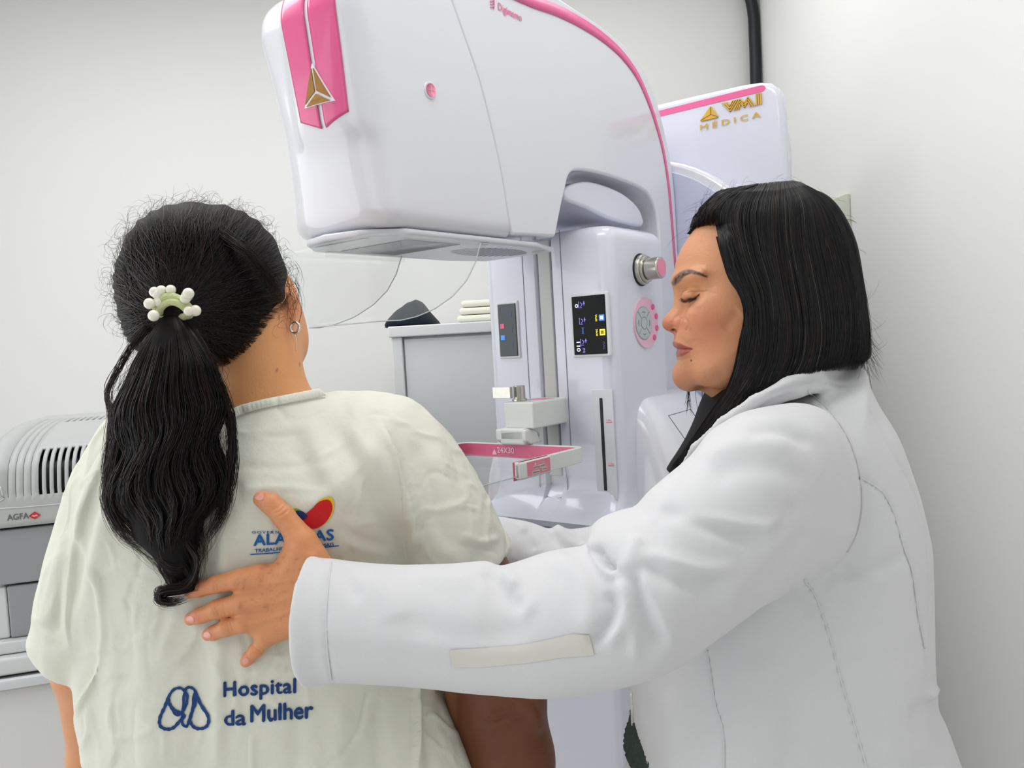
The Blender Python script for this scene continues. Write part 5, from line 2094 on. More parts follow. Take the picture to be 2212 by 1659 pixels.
# lash line and the sliver of eye
ed, _, et = line_dist(px, py, smooth_poly(lash, 4, False))
blend((44, 32, 32), np.exp(-(ed / np.interp(et, [0, .5, 1], [1.6, 2.6, 1.2])) ** 2) * .95 * near)
blend((44, 34, 34), .95 * np.clip(1.4 * G(1492, 647, 10, 4.2), 0, 1) * near)
blend((176, 112, 86), .4 * G(1496, 660, 22, 6) * near)
blend((160, 100, 78), np.exp(-(line_dist(px, py, [(1472, 637), (1490, 630), (1512, 629), (1528, 627)])[0] / 1.4) ** 2) * .55)
blend((70, 40, 34), (np.hypot(px - 1493, py - 779) < 2.0) * .9)
blend((30, 14, 12), np.clip(G(1454, 713, 8, 3.4) * 1.6 - .5, 0, 1) * .9)
rr2 = np.random.default_rng(4)
for _ in range(30):
    x, y = rr2.uniform(1480, 1600), rr2.uniform(640, 820)
    blend((186, 122, 94), .25 * G(x, y, rr2.uniform(1.2, 3)))
# ---- trunk inside the coat (one coarse island of the same body mesh), legs
bt2 = Vol(1360, 2100, 820, 1790, .93, .74, 1.16, .006)
g = smin(bt2.ell(1700, 1150, .95, 170, 250, 220), bt2.ell(1700, 1500, .95, 190, 420, 210), .06)
g = smin(g, bt2.cap((1690, 930, .97), (1700, 1000, .97), 50, 80), .03)
bt2.f = g
tv, tq = bt2.extract()
# ---- resting hand
HY = .838
hn = Vol(385, 860, 1045, 1450, HY, .770, .886, .00095)
hand = hn.contour([(592, 1215), (560, 1222), (530, 1236), (512, 1258), (508, 1290), (512, 1325), (520, 1352), (545, 1376), (585, 1388), (640, 1378), (700, 1374), (860, 1380), (860, 1236), (720, 1226), (690, 1188), (668, 1165), (640, 1150), (612, 1180)], lambda a, c: HY - .003 if a is None else HY - .003 - .012 * np.clip((a - 560) / 200, 0, 1), lambda x, y: .0125 + .006 * np.clip((x - 560) / 160, 0, 1), .018, 2.0, 3)
thumb = hn.chain([(700, 1240, HY - .010, 30), (655, 1170, HY - .009, 29), (612, 1115, HY - .006, 23.5), (585, 1088, HY - .003, 22), (565, 1078, HY - .001, 18)], .004)
index = hn.chain([(560, 1245, HY - .005, 27), (515, 1252, HY - .007, 22), (468, 1262, HY - .004, 19), (430, 1273, HY - .001, 16.5), (412, 1279, HY + .001, 14)], .003)
middle = hn.chain([(570, 1298, HY - .006, 27), (520, 1303, HY - .009, 22), (470, 1316, HY - .006, 20), (432, 1330, HY - .001, 17), (412, 1337, HY + .001, 14)], .003)
ringf = hn.chain([(575, 1335, HY - .005, 24), (528, 1346, HY - .008, 20), (490, 1356, HY - .005, 18), (462, 1367, HY, 15.5), (449, 1371, HY + .002, 13)], .003)
little = hn.chain([(610, 1350, HY - .004, 22), (574, 1380, HY - .006, 17.5), (553, 1404, HY - .002, 15.5), (537, 1422, HY + .001, 13.5), (531, 1429, HY + .002, 12)], .003)
f = smin(hand, thumb, .010)
for g_, k_ in ((index, .005), (middle, .004), (ringf, .004), (little, .006)):
    f = smin(f, g_, k_)
hn.f = f
nv, nq = hn.extract(1)
nq = orient(nv, nq)
nv = folds(nv, nq, [
    ([(530, 1262), (580, 1262), (640, 1250)], 6, .7), ([(525, 1308), (580, 1303), (650, 1285)], 6, .7), ([(535, 1345), (590, 1335), (650, 1310)], 5, .6),
    ([(520, 1282), (560, 1282), (600, 1275)], 8, -.8), ([(525, 1328), (565, 1325), (610, 1318)], 7, -.8),
    ([(590, 1110), (604, 1104), (618, 1092)], 2.2, -.7), ([(596, 1118), (612, 1110), (624, 1100)], 2.2, -.7), ([(586, 1102), (600, 1097), (610, 1086)], 2, -.5),
    ([(466, 1244), (469, 1262), (472, 1280)], 2, -.5), ([(459, 1246), (462, 1262), (464, 1280)], 2, -.4),
    ([(462, 1302), (468, 1318), (474, 1332)], 2, -.6), ([(455, 1304), (461, 1319), (467, 1334)], 2, -.4), ([(482, 1300), (488, 1330)], 2, -.4),
    ([(497, 1340), (500, 1353), (506, 1368)], 2, -.6), ([(490, 1342), (494, 1355), (499, 1370)], 2, -.4),
    ([(546, 1392), (556, 1402), (566, 1410)], 2, -.6), ([(552, 1386), (562, 1396), (572, 1404)], 2, -.4),
    ([(620, 1180), (660, 1200), (690, 1200)], 8, .8), ([(640, 1160), (600, 1215), (580, 1240)], 10, -.8),
    ([(520, 1250), (524, 1262), (520, 1274)], 5, .7), ([(512, 1296), (516, 1306), (512, 1318)], 5, .7),
    ([(640, 1360), (660, 1300), (665, 1250)], 5, -.4)])
npx, npy = c2px(nv)
save = (px, py, cols)
px, py, cols = npx, npy, np.tile(col3((216, 146, 100)), (len(nv), 1))
blend((214, 132, 104), .5 * G(425, 1275, 26, 18)); blend((216, 138, 112), .55 * G(418, 1335, 24, 16)); blend((216, 138, 112), .55 * G(455, 1370, 22, 16)); blend((216, 140, 112), .55 * G(532, 1425, 18, 16)); blend((216, 140, 112), .5 * G(565, 1080, 24, 22))
blend((204, 136, 98), .5 * G(465, 1265, 12, 20)); blend((204, 136, 98), .5 * G(466, 1318, 12, 20)); blend((204, 136, 98), .5 * G(500, 1355, 12, 18)); blend((204, 136, 98), .5 * G(612, 1105, 16, 14))
blend((204, 142, 104), .5 * G(520, 1258, 14, 14)); blend((204, 142, 104), .4 * G(516, 1306, 14, 14))
for _ in range(120):
    x, y = rr2.normal(590, 42), rr2.normal(1262, 42)
    blend((176, 112, 76), rr2.uniform(.15, .45) * G(x, y, rr2.uniform(1, 3.2)))
for x, y, s_ in ((565, 1228, 5), (582, 1238, 4), (600, 1218, 5), (640, 1208, 5), (612, 1204, 4), (544, 1295, 4), (572, 1312, 4), (650, 1230, 4)):
    blend((158, 96, 62), .5 * G(x, y, s_, s_ * .6))
ncols = cols
px, py, cols = save
# nails painted as separate thin plates, children of the body
far = Vol(900, 1130, 1120, 1300, 1.1, 1.04, 1.16, .003)
far.f = smin(far.ell(1020, 1205, 1.105, 60, 34, 22), far.chain([(1100, 1190, 1.105, 36), (1040, 1205, 1.105, 34)], .01), .01)
for k in range(4):
    far.add(far.chain([(1000, 1185 + 14 * k, 1.105, 11), (955, 1188 + 16 * k, 1.108, 9), (925, 1195 + 17 * k, 1.108, 8)], .003), .004)
far.add(far.chain([(1040, 1190, 1.1, 14), (1005, 1160, 1.1, 11), (985, 1145, 1.1, 9)], .003), .006)
fv, fq = far.extract()
sc_ = col3((214, 156, 118))
cw = cam2w(ptc(1700, 1700, .95)[None])[0]
lv, lq = leg_tubes(cw[0], cw[1], .09, cw[2] - .02)
lc_ = np.tile(col3((40, 44, 52)), (len(lv), 1))
parts_ = [(hv_, hq_, cols), (nv, nq, ncols), (tv, orient(tv, tq), np.tile(sc_, (len(tv), 1))), (fv, orient(fv, fq), np.tile(sc_, (len(fv), 1)))]
V_, Q_, C_a, o_ = [], [], [], 0
for a, b_, c_ in parts_:
    V_.append(cam2w(a)); Q_.append(b_ + o_); C_a.append(c_); o_ += len(a)
V_.append(lv); Q_.append(lq + o_); C_a.append(lc_)
body = fast_mesh('body', np.concatenate(V_), np.concatenate(Q_), skin_m, doc, True, np.concatenate(C_a))
nbv = bvh_of(nv, nq)
nail_m = mat('nail', (226, 160, 146), .25, coat=.4)
for (x, y, a, b_, rot) in ((557, 1071, 12, 9, 35), (409, 1338, 8.5, 7, 18), (446, 1372, 8, 6.5, 18), (529, 1428, 7, 6, -45)):
    t = math.radians(rot)
    V, Fc = [], []
    c0 = hit(nbv, x + 2, y, .0006)
    if c0 is None: continue
    V.append(c0)
    n = 20; ok = True
    for k in range(n):
        u, w_ = a * math.cos(2 * math.pi * k / n), b_ * math.sin(2 * math.pi * k / n)
        h_ = hit(nbv, x + 2 + u * math.cos(t) - w_ * math.sin(t), y + u * math.sin(t) + w_ * math.cos(t), .0003)
        if h_ is None: h_ = V[-1]
        V.append(h_)
    o = mesh('fingernail', V, [(0, 1 + k, 1 + (k + 1) % n) for k in range(n)], nail_m, body)

# ---- coat
coat_m = mat('coat_cotton', (215, 215, 218), .75, noise=(10, .008), bump=(1200, .18), sheen=.1)
ct = Vol(560, 2125, 770, 1775, YD, .645, 1.19, .0034)
tor_p = [(1530, 930), (1590, 878), (1660, 832), (1730, 800), (1775, 785), (1835, 788), (1862, 812), (1890, 862), (1930, 930), (1968, 1020), (1998, 1120), (2012, 1200), (2018, 1330), (2022, 1440), (2028, 1485), (2045, 1550), (2072, 1640), (2100, 1790), (2105, 1850), (1372, 1850), (1368, 1600), (1362, 1500), (1366, 1400), (1380, 1250), (1410, 1120), (1450, 1030), (1490, 965)]
f = ct.contour(tor_p, .955, lambda x, y: .150 + .02 * np.clip((y - 900) / 500, 0, 1), .105, 2.2, 3, Tf=.10)
def ysl(a, c):
    if a is None: return .775
    return np.interp(a, [560, 700, 900, 1150, 1400, 1650, 1860], [.788, .788, .776, .755, .735, .775, .835]).astype(np.float32)
slv_p = [(1490, 985), (1530, 938), (1590, 898), (1660, 878), (1740, 872), (1800, 905), (1840, 965), (1862, 1040), (1862, 1110), (1842, 1180), (1790, 1228), (1730, 1266), (1640, 1318), (1545, 1385), (1470, 1440), (1375, 1478), (1280, 1498), (1180, 1509), (1080, 1503), (950, 1492), (830, 1483), (720, 1478), (560, 1474), (560, 1200), (690, 1203), (760, 1211), (870, 1219), (980, 1217), (1050, 1211), (1078, 1222), (1120, 1212), (1180, 1192), (1240, 1182), (1268, 1176), (1275, 1145), (1300, 1119), (1345, 1101), (1372, 1094), (1398, 1064), (1436, 1030)]
fs = ct.contour(slv_p, ysl, lambda x, y: np.interp(x, [600, 720, 1000, 1350, 1600, 1860], [.056, .058, .064, .078, .082, .075]).astype(np.float32), .070, 2.0, 3)
# cuff opening: cut and hollow
cutx = (ptc(1, 1, 1)[0] * 0 + (650 + 0 * 1))
A0 = ptc(652, 1340, .788)[0]
cut = (A0 - (ct.A + 0 * ct.B + 0 * ct.C)) - .004 * np.cos((ct.B - ptc(650, 1340, .785)[1]) * 26) + .004
inner = ct.cap((560, 1342, .785), (740, 1340, .785), 118, 112, .8)
inner = ct.contour([(500, 1229), (725, 1229), (742, 1340), (725, 1452), (500, 1452)], .788, .047, .064, 2.0, 2)
fs = smax(fs, cut.astype(np.float32), .002)
fs = smax(fs, -inner, .001)
f = smin(f, fs, .007)
far_p = [(1040, 1122), (1110, 1121), (1150, 1129), (1188, 1142), (1205, 1131), (1232, 1143), (1300, 1130), (1420, 1080), (1500, 1060), (1600, 1200), (1560, 1320), (1200, 1310), (1100, 1262), (1040, 1240)]
f = smin(f, ct.contour(far_p, 1.105, .052, .05, 2.0, 3), .006)
# lapel roll and collar band
f = smin(f, ct.chain([(1458, 1026, .86, 8), (1500, 966, .85, 10), (1560, 912, .838, 12), (1630, 866, .832, 14), (1700, 830, .834, 15), (1762, 803, .85, 15), (1830, 800, .90, 12), (1860, 815, .95, 12)], .004, .8), .006)
f = smin(f, ct.chain([(1600, 900, .845, 12), (1660, 868, .842, 14), (1720, 846, .842, 15), (1780, 832, .855, 15), (1850, 840, .90, 12)], .004, .8), .006)
ct.f = f
v, q = ct.extract(1)
q = orient(v, q)
v = v + vnormals(v, q) * (noise3(v, 20, 9) * .0009)[:, None]
v = crumple(v, q, [(16, .10, .0012, 31), (30, .12, .0005, 33)])
cf = [
    # cuff seam
    ([(712, 1208), (703, 1280), (702, 1350), (708, 1420), (722, 1476)], 3.0, -1.3, 'c'),
    ([(700, 1208), (690, 1300), (692, 1400), (708, 1476)], 6, .7),
    # forearm
    ([(1040, 1215), (1075, 1255), (1110, 1300), (1145, 1312)], 20, -6),
    ([(1050, 1212), (1085, 1235), (1120, 1275)], 16, 5),
    ([(1075, 1225), (1110, 1290), (1160, 1330)], 26, 3),
    ([(900, 1225), (960, 1245), (1030, 1250)], 24, 3),
    ([(780, 1240), (840, 1290), (860, 1350)], 30, 2.5),
    ([(730, 1215), (760, 1270), (790, 1290)], 18, -3),
    ([(860, 1330), (960, 1370), (1060, 1375), (1160, 1350)], 34, -3),
    ([(1150, 1200), (1215, 1212), (1262, 1260), (1275, 1330), (1250, 1380)], 24, 4.5),
    ([(1285, 1180), (1310, 1220), (1335, 1228)], 9, -9),
    ([(1275, 1150), (1285, 1195), (1315, 1238), (1345, 1240)], 9, 6),
    ([(1345, 1240), (1365, 1200), (1380, 1150)], 18, 4),
    ([(1330, 1240), (1352, 1290), (1345, 1350), (1300, 1400)], 16, 6),
    ([(1310, 1270), (1325, 1320), (1305, 1370), (1260, 1390)], 14, -6),
    ([(1368, 1215), (1375, 1290), (1400, 1360), (1440, 1410)], 16, -6),
    ([(1362, 1230), (1365, 1300), (1372, 1380), (1370, 1440)], 12, 4),
    ([(1375, 1220), (1420, 1300), (1450, 1370), (1470, 1400)], 14, 4),
    ([(1375, 1210), (1440, 1240), (1500, 1260), (1580, 1270)], 22, -5),
    ([(1375, 1195), (1450, 1215), (1520, 1232), (1600, 1225)], 18, 4.5),
    # upper arm
    ([(1440, 1110), (1530, 1125), (1620, 1140), (1680, 1130), (1720, 1095)], 16, 4),
    ([(1400, 1095), (1490, 1120), (1580, 1152), (1660, 1160)], 18, -5),
    ([(1660, 1160), (1690, 1130), (1720, 1080)], 14, -3.5),
    ([(1500, 1000), (1570, 965), (1650, 955), (1720, 975)], 22, 3.5),
    ([(1520, 1040), (1600, 1010), (1690, 1015), (1760, 1050)], 26, -3),
    ([(1560, 920), (1640, 905), (1720, 915), (1790, 960)], 16, 3),
    ([(1600, 945), (1680, 935), (1760, 965)], 12, -2.5),
    ([(1540, 1340), (1580, 1280), (1640, 1200), (1700, 1150)], 26, 3),
    ([(1600, 1330), (1650, 1270), (1700, 1200), (1760, 1130)], 20, -3),
    ([(1770, 1230), (1810, 1190), (1840, 1130)], 14, 2.5),
    # armhole seam
    ([(1745, 845), (1795, 890), (1835, 950), (1856, 1020), (1862, 1090), (1852, 1150), (1828, 1195)], 3.2, -2.2, 'c'),
    ([(1730, 850), (1785, 895), (1822, 955), (1843, 1030), (1848, 1100), (1836, 1160)], 9, 2.2),
    # princess seams on the body
    ([(1858, 1032), (1905, 1062), (1932, 1110), (1952, 1180), (1972, 1240), (1984, 1330), (1998, 1400), (2004, 1460)], 2.4, -1.9, 'c'),
    ([(1732, 1248), (1762, 1290), (1790, 1370), (1820, 1480), (1850, 1580), (1878, 1690)], 2.2, -1.9, 'c'),
    ([(1526, 1400), (1536, 1460), (1545, 1520), (1562, 1580), (1564, 1690)], 2.0, -1.7, 'c'),
    ([(1880, 890), (1930, 980), (1972, 1060), (2000, 1150), (2008, 1250), (2010, 1400)], 3, -1.4, 'c'),
    # soft creases of the body
    ([(1800, 1230), (1860, 1235), (1920, 1215), (1965, 1190)], 14, -3), ([(1780, 1255), (1850, 1262), (1920, 1245)], 18, 3),
    ([(1815, 1370), (1870, 1385), (1940, 1375)], 18, 1.8), ([(1700, 1265), (1735, 1300), (1750, 1340)], 10, -2),
    ([(2024, 1482), (2012, 1505), (2010, 1515)], 7, 4), ([(2020, 1510), (2000, 1530), (1960, 1540)], 16, -3),
    ([(1640, 1400), (1660, 1500), (1670, 1650)], 40, 2), ([(1440, 1480), (1450, 1580), (1450, 1700)], 24, 2.4), ([(1400, 1500), (1410, 1600), (1415, 1700)], 14, -1.6),
    ([(1700, 1480), (1710, 1580), (1700, 1690)], 30, -2), ([(1840, 1450), (1900, 1470), (1980, 1460)], 30, 1.8), ([(1900, 1600), (1960, 1620), (2030, 1610)], 30, 1.8),
    ([(1640, 862), (1700, 840), (1770, 826), (1850, 835)], 4, -2.5),
    # far sleeve
    ([(1112, 1130), (1120, 1160), (1118, 1200), (1110, 1230)], 3, -1.8, 'c'),
    ([(1190, 1145), (1210, 1175), (1250, 1200)], 9, -4), ([(1205, 1135), (1230, 1165), (1270, 1190)], 10, 3.5), ([(1130, 1140), (1160, 1190)], 14, -3),
    ([(1240, 1150), (1262, 1175)], 8, -3),
]
v = folds(v, q, cf)
cpx, cpy = c2px(v)
# coat colour: white, with the worn grey tape mark on the sleeve
cc_ = np.tile(col3((238, 238, 241)), (len(v), 1))
coat = body_obj('white_coat', v, q, coat_m, doc)
cbv = bvh_of(v, q)
# tape strip on the sleeve
tape_m = mat('tape_grey', (214, 210, 204), .45, noise=(40, .02), bump=(90, .2))
lo_e = [(978, 1440), (1040, 1440), (1130, 1432), (1210, 1420), (1284, 1414)]
hi_e = [(972, 1403), (1040, 1400), (1130, 1393), (1200, 1378), (1236, 1369), (1272, 1371)]
nU, nV_ = 36, 5
V, Fc = [], []
hi_s, lo_s = np.array(hi_e, float), np.array(lo_e, float)
for i in range(nU + 1):
    a = spline_eval(hi_s, np.array([i / nU]))[0]; b_ = spline_eval(lo_s, np.array([i / nU]))[0]
    for j in range(nV_ + 1):
        p_ = a + (b_ - a) * j / nV_
        h_ = hit(cbv, p_[0], p_[1], .0010)
        V.append(h_)
for i in range(nU):
    for j in range(nV_):
        k = i * (nV_ + 1) + j
        Fc.append((k, k + nV_ + 1, k + nV_ + 2, k + 1))
mesh('tape_patch', V, Fc, tape_m, coat)
# raised seam piping
pip_m = coat_m
def piping(line, rad=.0010, off=.0002, name='seam', mt=pip_m):
    pts_ = []
    for x, y in smooth_poly(line, 8, False):
        h_ = hit(cbv, x, y, off)
        if h_ is not None: pts_.append(h_)
    if len(pts_) > 3: tube(name, pts_, rad, mt, coat, 6)
piping([(1745, 845), (1795, 890), (1835, 950), (1856, 1020), (1862, 1090), (1852, 1150), (1830, 1192)], .0013)
piping([(1858, 1032), (1905, 1062), (1932, 1110), (1952, 1180), (1972, 1240), (1984, 1330), (1998, 1400)], .0011)
piping([(1736, 1252), (1762, 1290), (1790, 1370), (1820, 1480), (1850, 1580), (1876, 1670)], .0010)
piping([(1528, 1405), (1536, 1460), (1545, 1520), (1562, 1580), (1564, 1670)], .0010)
zz_ = []
for y in np.arange(1216, 1470, 6.5):     # stitched cuff seam
    zz_.append((702 + 9 * math.sin((y - 1200) / 85) ** 2 + (3 if int(y / 6.5) % 2 else -3), y))
piping([(712 - 12 * math.sin((y - 1208) / 270 * math.pi) + 5, y) for y in np.linspace(1214, 1468, 9)], .0008)
# front edge with its zip tape
zp = mat('zip_tape', (214, 212, 205), .6, bump=(700, .6))
piping([(1366, 1498), (1369, 1560), (1373, 1620), (1374, 1690)], .0022, .001, 'zip_tape', zp)
# coat skirt below the frame
wb = cam2w(ptc(1735, 1760, .955)[None])[0]
rings = []
hwx = (2098 - 1370) / 2 * .955 / F
for z, a, c in ((wb[2] + .012, hwx, .168), (wb[2] - .05, hwx * 1.02, .175), (.72, hwx * 1.05, .2), (.66, hwx * 1.05, .2)):
    rings.append([np.array([wb[0] + a * math.cos(t), wb[1] + c * math.sin(t) * (1 + .02 * math.sin(9 * t)), z]) for t in np.linspace(0, 2 * math.pi, 64, False)])
loft('coat_skirt', rings, coat_m, coat, cap=False).modifiers.new('sol', 'SOLIDIFY').thickness = .002
# dark green knitted top showing at the open front
kn = Vol(1330, 1470, 1440, 1790, .95, .82, 1.1, .003)
kn.f = kn.contour([(1392, 1470), (1368, 1520), (1357, 1560), (1349, 1600), (1352, 1635), (1366, 1660), (1378, 1690), (1385, 1790), (1460, 1790), (1460, 1470)], .955, .11, .10, 2.0, 3)
v, q = kn.extract()
q = orient(v, q)
v = v + vnormals(v, q) * (np.sin(v[:, 1] * 900 + 2 * np.sin(v[:, 2] * 500)) * .0012 + noise3(v, 300, 6) * .0012)[:, None]
body_obj('knitted_top', v, q, mat('dark_green_knit', (52, 66, 60), .9, noise=(300, .35), bump=(400, .8)), doc)

# ---- hair
dh_p = [(1484, 512), (1492, 484), (1506, 458), (1532, 430), (1570, 412), (1640, 402), (1700, 400), (1752, 410), (1788, 434), (1820, 480), (1842, 535), (1854, 600), (1866, 680), (1871, 740), (1864, 790), (1800, 800), (1750, 812), (1700, 838), (1640, 875), (1590, 912), (1545, 950), (1500, 1000), (1448, 1034), (1464, 1006), (1504, 958), (1535, 916), (1556, 880), (1582, 840), (1597, 791), (1606, 735), (1613, 690), (1607, 645), (1590, 615), (1576, 585), (1566, 545), (1558, 505), (1548, 483), (1520, 484), (1502, 494)]
dhv = Vol(1430, 1895, 380, 1050, YD, .815, 1.06, .0026)
env_p = smooth_poly([(1500, 480), (1530, 432), (1570, 412), (1640, 402), (1700, 398), (1760, 406), (1800, 428), (1830, 472), (1847, 530), (1856, 600), (1866, 680), (1871, 740), (1868, 800), (1820, 900), (1700, 1000), (1560, 1060), (1420, 1090), (1420, 900), (1440, 700), (1450, 560)], 3)
def env(x, y):
    D = np.clip(poly_sd(x, y, env_p) * YD / F / .085, 0, 1)
    return .090 * (1 - (1 - D) ** 2.3) ** (1 / 2.3) * (1 - .4 * np.clip((y - 830) / 150, 0, 1))
fh = dhv.contour(dh_p, YD + .001, env, .014, 2.2, 2, comp='edge')
# the far half of the hair covers the far side of the skull
dhv.f = fh
v, q = dhv.extract(1)
q = orient(v, q)
v2 = v - vnormals(v, q) * .003
dhb = body_obj('hair', v2, q, hairb_m, doc, np.tile(dkh, (len(v), 1)))
dbv = bvh_of(v, q)
gd = [
    [(1560, 416), (1520, 440), (1497, 475), (1486, 510)],
    [(1600, 410), (1556, 440), (1553, 490), (1567, 545), (1580, 590), (1608, 641), (1616, 690), (1607, 740), (1598, 791), (1582, 840), (1552, 885), (1500, 962), (1450, 1032)],
    [(1640, 404), (1610, 440), (1605, 500), (1620, 570), (1645, 640), (1650, 720), (1640, 790), (1610, 850), (1570, 905), (1520, 965), (1462, 1026)],
    [(1680, 400), (1672, 450), (1672, 520), (1685, 600), (1700, 680), (1702, 750), (1685, 810), (1640, 860), (1590, 905)],
    [(1710, 398), (1740, 440), (1750, 520), (1765, 600), (1778, 690), (1778, 750), (1762, 800), (1720, 830)],
    [(1722, 400), (1780, 444), (1815, 512), (1840, 600), (1850, 690), (1848, 760), (1838, 796)],
    [(1730, 402), (1788, 438), (1828, 508), (1848, 590), (1866, 690), (1869, 745), (1860, 790)],
]
K = 30
GD = [spline_eval(smooth_poly(g_, 6, False), np.linspace(0, 1, K))[:, :2] for g_ in gd]
GDb = spline_eval(smooth_poly([(1640, 404), (1590, 424), (1562, 450), (1554, 478)], 6, False), np.linspace(0, 1, K))[:, :2]
r = np.random.default_rng(23)
paths, rads = [], []
for i in range(5200):
    u = r.uniform(1, 6) if r.random() > .10 else r.uniform(0, 1)
    k = min(int(u), 5); w_ = u - k
    if k == 0:
        w_ = r.random()
        X = GD[0] * (1 - w_) + GDb * w_
    else:
        X = GD[k] * (1 - w_) + GD[k + 1] * w_
    ts = np.linspace(0, 1, K)
    X = X + np.stack([r.normal(0, 5) * ts + r.normal(0, 1.5) * np.sin(ts * r.uniform(3, 9)), r.normal(0, 4) * ts], -1)
    off = r.uniform(.0001, .0042)
    t1 = r.uniform(.8, 1) if r.random() < .4 else 1
    pp, last, hits = [], None, []
    for j in range(K):
        x, y = X[int(j * t1)]
        h_ = hit(dbv, x, y, off)
        hits.append(h_ is not None)
        if h_ is None:
            h_ = last
            if h_ is None:
                pp.append(P(x, y, YD - .004 * j)); continue
        pp.append(h_); last = h_
    if last is None: continue
    pp = np.array(pp)
    m_ = next(j for j in range(K) if hits[j])
    if m_ > 0:          # root above the mass: settle smoothly onto it
        d1 = np.dot(pp[m_] - CAM, CF)
        for j in range(m_):
            x, y = X[int(j * t1)]
            pp[j] = P(x, y, YD - .01 + (d1 - YD + .01) * ((j + 1) / (m_ + 1)) ** .7)
    # drop strands that stall or jump
    if np.max(np.linalg.norm(np.diff(pp, axis=0), axis=1)) > .055: continue
    pp += np.cumsum(np.full((K, 1), 1e-6), 0)
    paths.append(pp); rads.append(r.uniform(.00018, .0004))
hc = hair_cols(len(paths), r, (9, 9, 11), (26, 26, 30), .03)
gr_i = r.random(len(paths)) < .02
hc[gr_i] = np.array(srgb((105, 98, 88))[:3])
rads = [x_ * (.6 if g__ else 1) for x_, g__ in zip(rads, gr_i)]
strands('hair_strands', paths, rads, hair_m, dhb, hc)
bf = bvh_of(hv_, hq_)
# flyaways, thin grey hairs, loose ends
paths, rads, cl_ = [], [], []
ps = smooth_poly(dh_p[:19], 5, False)
cen2 = np.array([1700, 620.0])
for _ in range(150):
    e = ps[r.integers(len(ps))]
    d_ = (e - cen2) / np.linalg.norm(e - cen2)
    tn = np.array([-d_[1], d_[0]]) * r.choice([-1, 1])
    L__ = r.uniform(10, 46)
    ts = np.linspace(0, 1, K)
    X = e[None] - d_ * 6 + d_[None] * (L__ * .55 * np.sin(ts * 1.8))[:, None] + tn[None] * (L__ * ts * r.uniform(.4, 2))[:, None]
    dz = YD + r.normal(0, .03)
    paths.append(cam2w(np.stack([(X[:, 0] - CX) * dz / F, (CY - X[:, 1]) * dz / F, np.full(K, dz)], -1))); rads.append(r.uniform(.00008, .00014)); cl_.append((20, 18, 20))
for _ in range(70):      # ends falling past the collar
    ts = np.linspace(0, 1, K)
    x0_, y0_ = r.uniform(1855, 1872), r.uniform(660, 790)
    X = np.stack([x0_ + 30 * ts ** 1.5 * r.uniform(.2, 1.6), y0_ + r.uniform(40, 150) * ts], -1)
    dz = YD - .01 + r.normal(0, .02)
    paths.append(cam2w(np.stack([(X[:, 0] - CX) * dz / F, (CY - X[:, 1]) * dz / F, np.full(K, dz)], -1))); rads.append(r.uniform(.00008, .00018)); cl_.append((22, 18, 18))
for (x0_, x1_, y0_, y1_, n) in ((1484, 1490, 836, 900, 16), (1500, 1545, 838, 905, 22), (1538, 1548, 860, 925, 26)):
    for _ in range(n):
        ts = np.linspace(0, 1, K)
        xx = r.uniform(x0_, x1_)
        X = np.stack([xx + r.normal(0, 6) * ts ** 2, y0_ + (r.uniform(.5, 1) * (y1_ - y0_)) * ts], -1)
        dz = YD + .04 + r.normal(0, .008)
        paths.append(cam2w(np.stack([(X[:, 0] - CX) * dz / F, (CY - X[:, 1]) * dz / F, np.full(K, dz)], -1))); rads.append(r.uniform(.0001, .0003)); cl_.append((16, 14, 16))
for _ in range(26):      # strands along the cheek
    ts = np.linspace(0, 1, K)
    g_ = GD[1]
    o_x = r.uniform(-10, 2)
    X = g_[(ts * (K - 1)).astype(int)] + np.array([[o_x, 0]]) * np.sin(ts * math.pi)[:, None]
    sel = X[9:26]
    X = np.stack([np.interp(ts, np.linspace(0, 1, len(sel)), sel[:, j]) for j in (0, 1)], -1)
    dz = None
    pp = [hit(bf, x, y, .0012) for x, y in X]
    if any(p is None for p in pp): continue
    paths.append(np.array(pp)); rads.append(r.uniform(.0001, .00022)); cl_.append((22, 18, 18))
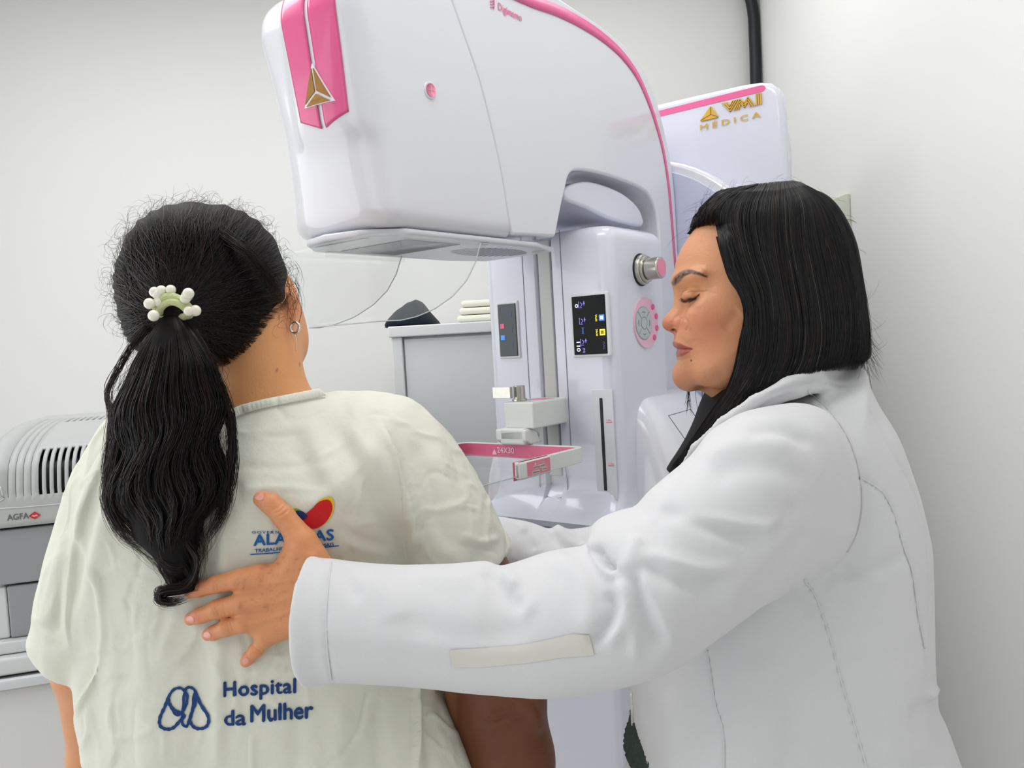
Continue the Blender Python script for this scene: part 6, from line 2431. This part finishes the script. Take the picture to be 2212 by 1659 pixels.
for _ in range(0):      # fine baby hair on the temple
    ts = np.linspace(0, 1, K)
    x0_, y0_ = 1552 + r.normal(0, 5), r.uniform(492, 560)
    X = np.stack([x0_ - r.uniform(4, 20) * ts, y0_ + r.uniform(4, 34) * ts ** .8], -1)
    pp, last = [], None
    for x, y in X:
        h_ = hit(bf, x, y, .0006)
        if h_ is None: break
        pp.append(h_)
    if len(pp) == K:
        paths.append(np.array(pp)); rads.append(.00012); cl_.append((60, 40, 36))
strands('loose_strands', paths, rads, hair_m, dhb, np.array([srgb(c)[:3] for c in cl_]))
# brow hairs and lashes
bf = bvh_of(hv_, hq_)
paths, rads = [], []
bl = smooth_poly([(1457, 611), (1463, 603), (1474, 594), (1488, 587.5), (1505, 590), (1525, 597)], 8, False)
for _ in range(130):
    t = r.random()
    i = int(t * (len(bl) - 2)); p_ = bl[i]
    hw = np.interp(t, [0, .15, .5, 1], [4, 7, 4.5, 1.5])
    c_ = p_ + np.array([0, r.uniform(-hw, hw)])
    ag = np.interp(t, [0, .25, .6, 1], [-1.2, -.7, -.1, .35]) + r.normal(0, .15)
    L__ = r.uniform(5, 10)
    pp = [hit(bf, c_[0] + L__ * s_ * math.cos(ag), c_[1] + L__ * s_ * math.sin(ag), .0003 + .0005 * s_) for s_ in np.linspace(0, 1, 5)]
    if any(x is None for x in pp): continue
    pp = np.array(pp)
    if np.max(np.linalg.norm(np.diff(pp, axis=0), axis=1)) > .01: continue
    paths.append(pp); rads.append(.00009)
strands('eyebrow', paths, rads, hair_m, body, np.tile(np.array(srgb((84, 68, 66))[:3]), (len(paths), 1)))
paths, rads = [], []
ls2 = smooth_poly(lash, 8, False)
for _ in range(60):
    p_ = ls2[r.integers(len(ls2))]
    st0 = hit(bf, p_[0], p_[1], .0002)
    if st0 is None: continue
    dr_ = (-CR * r.uniform(.2, .9) - CU * r.uniform(.6, 1.1) - CF * r.uniform(.2, .7)); dr_ /= np.linalg.norm(dr_)
    paths.append([st0 + dr_ * .0055 * s_ + CU * .0016 * s_ * s_ for s_ in np.linspace(0, 1, 5)]); rads.append(.00013)
strands('eyelashes', paths, rads, hair_m, body, np.tile(dkh, (len(paths), 1)))
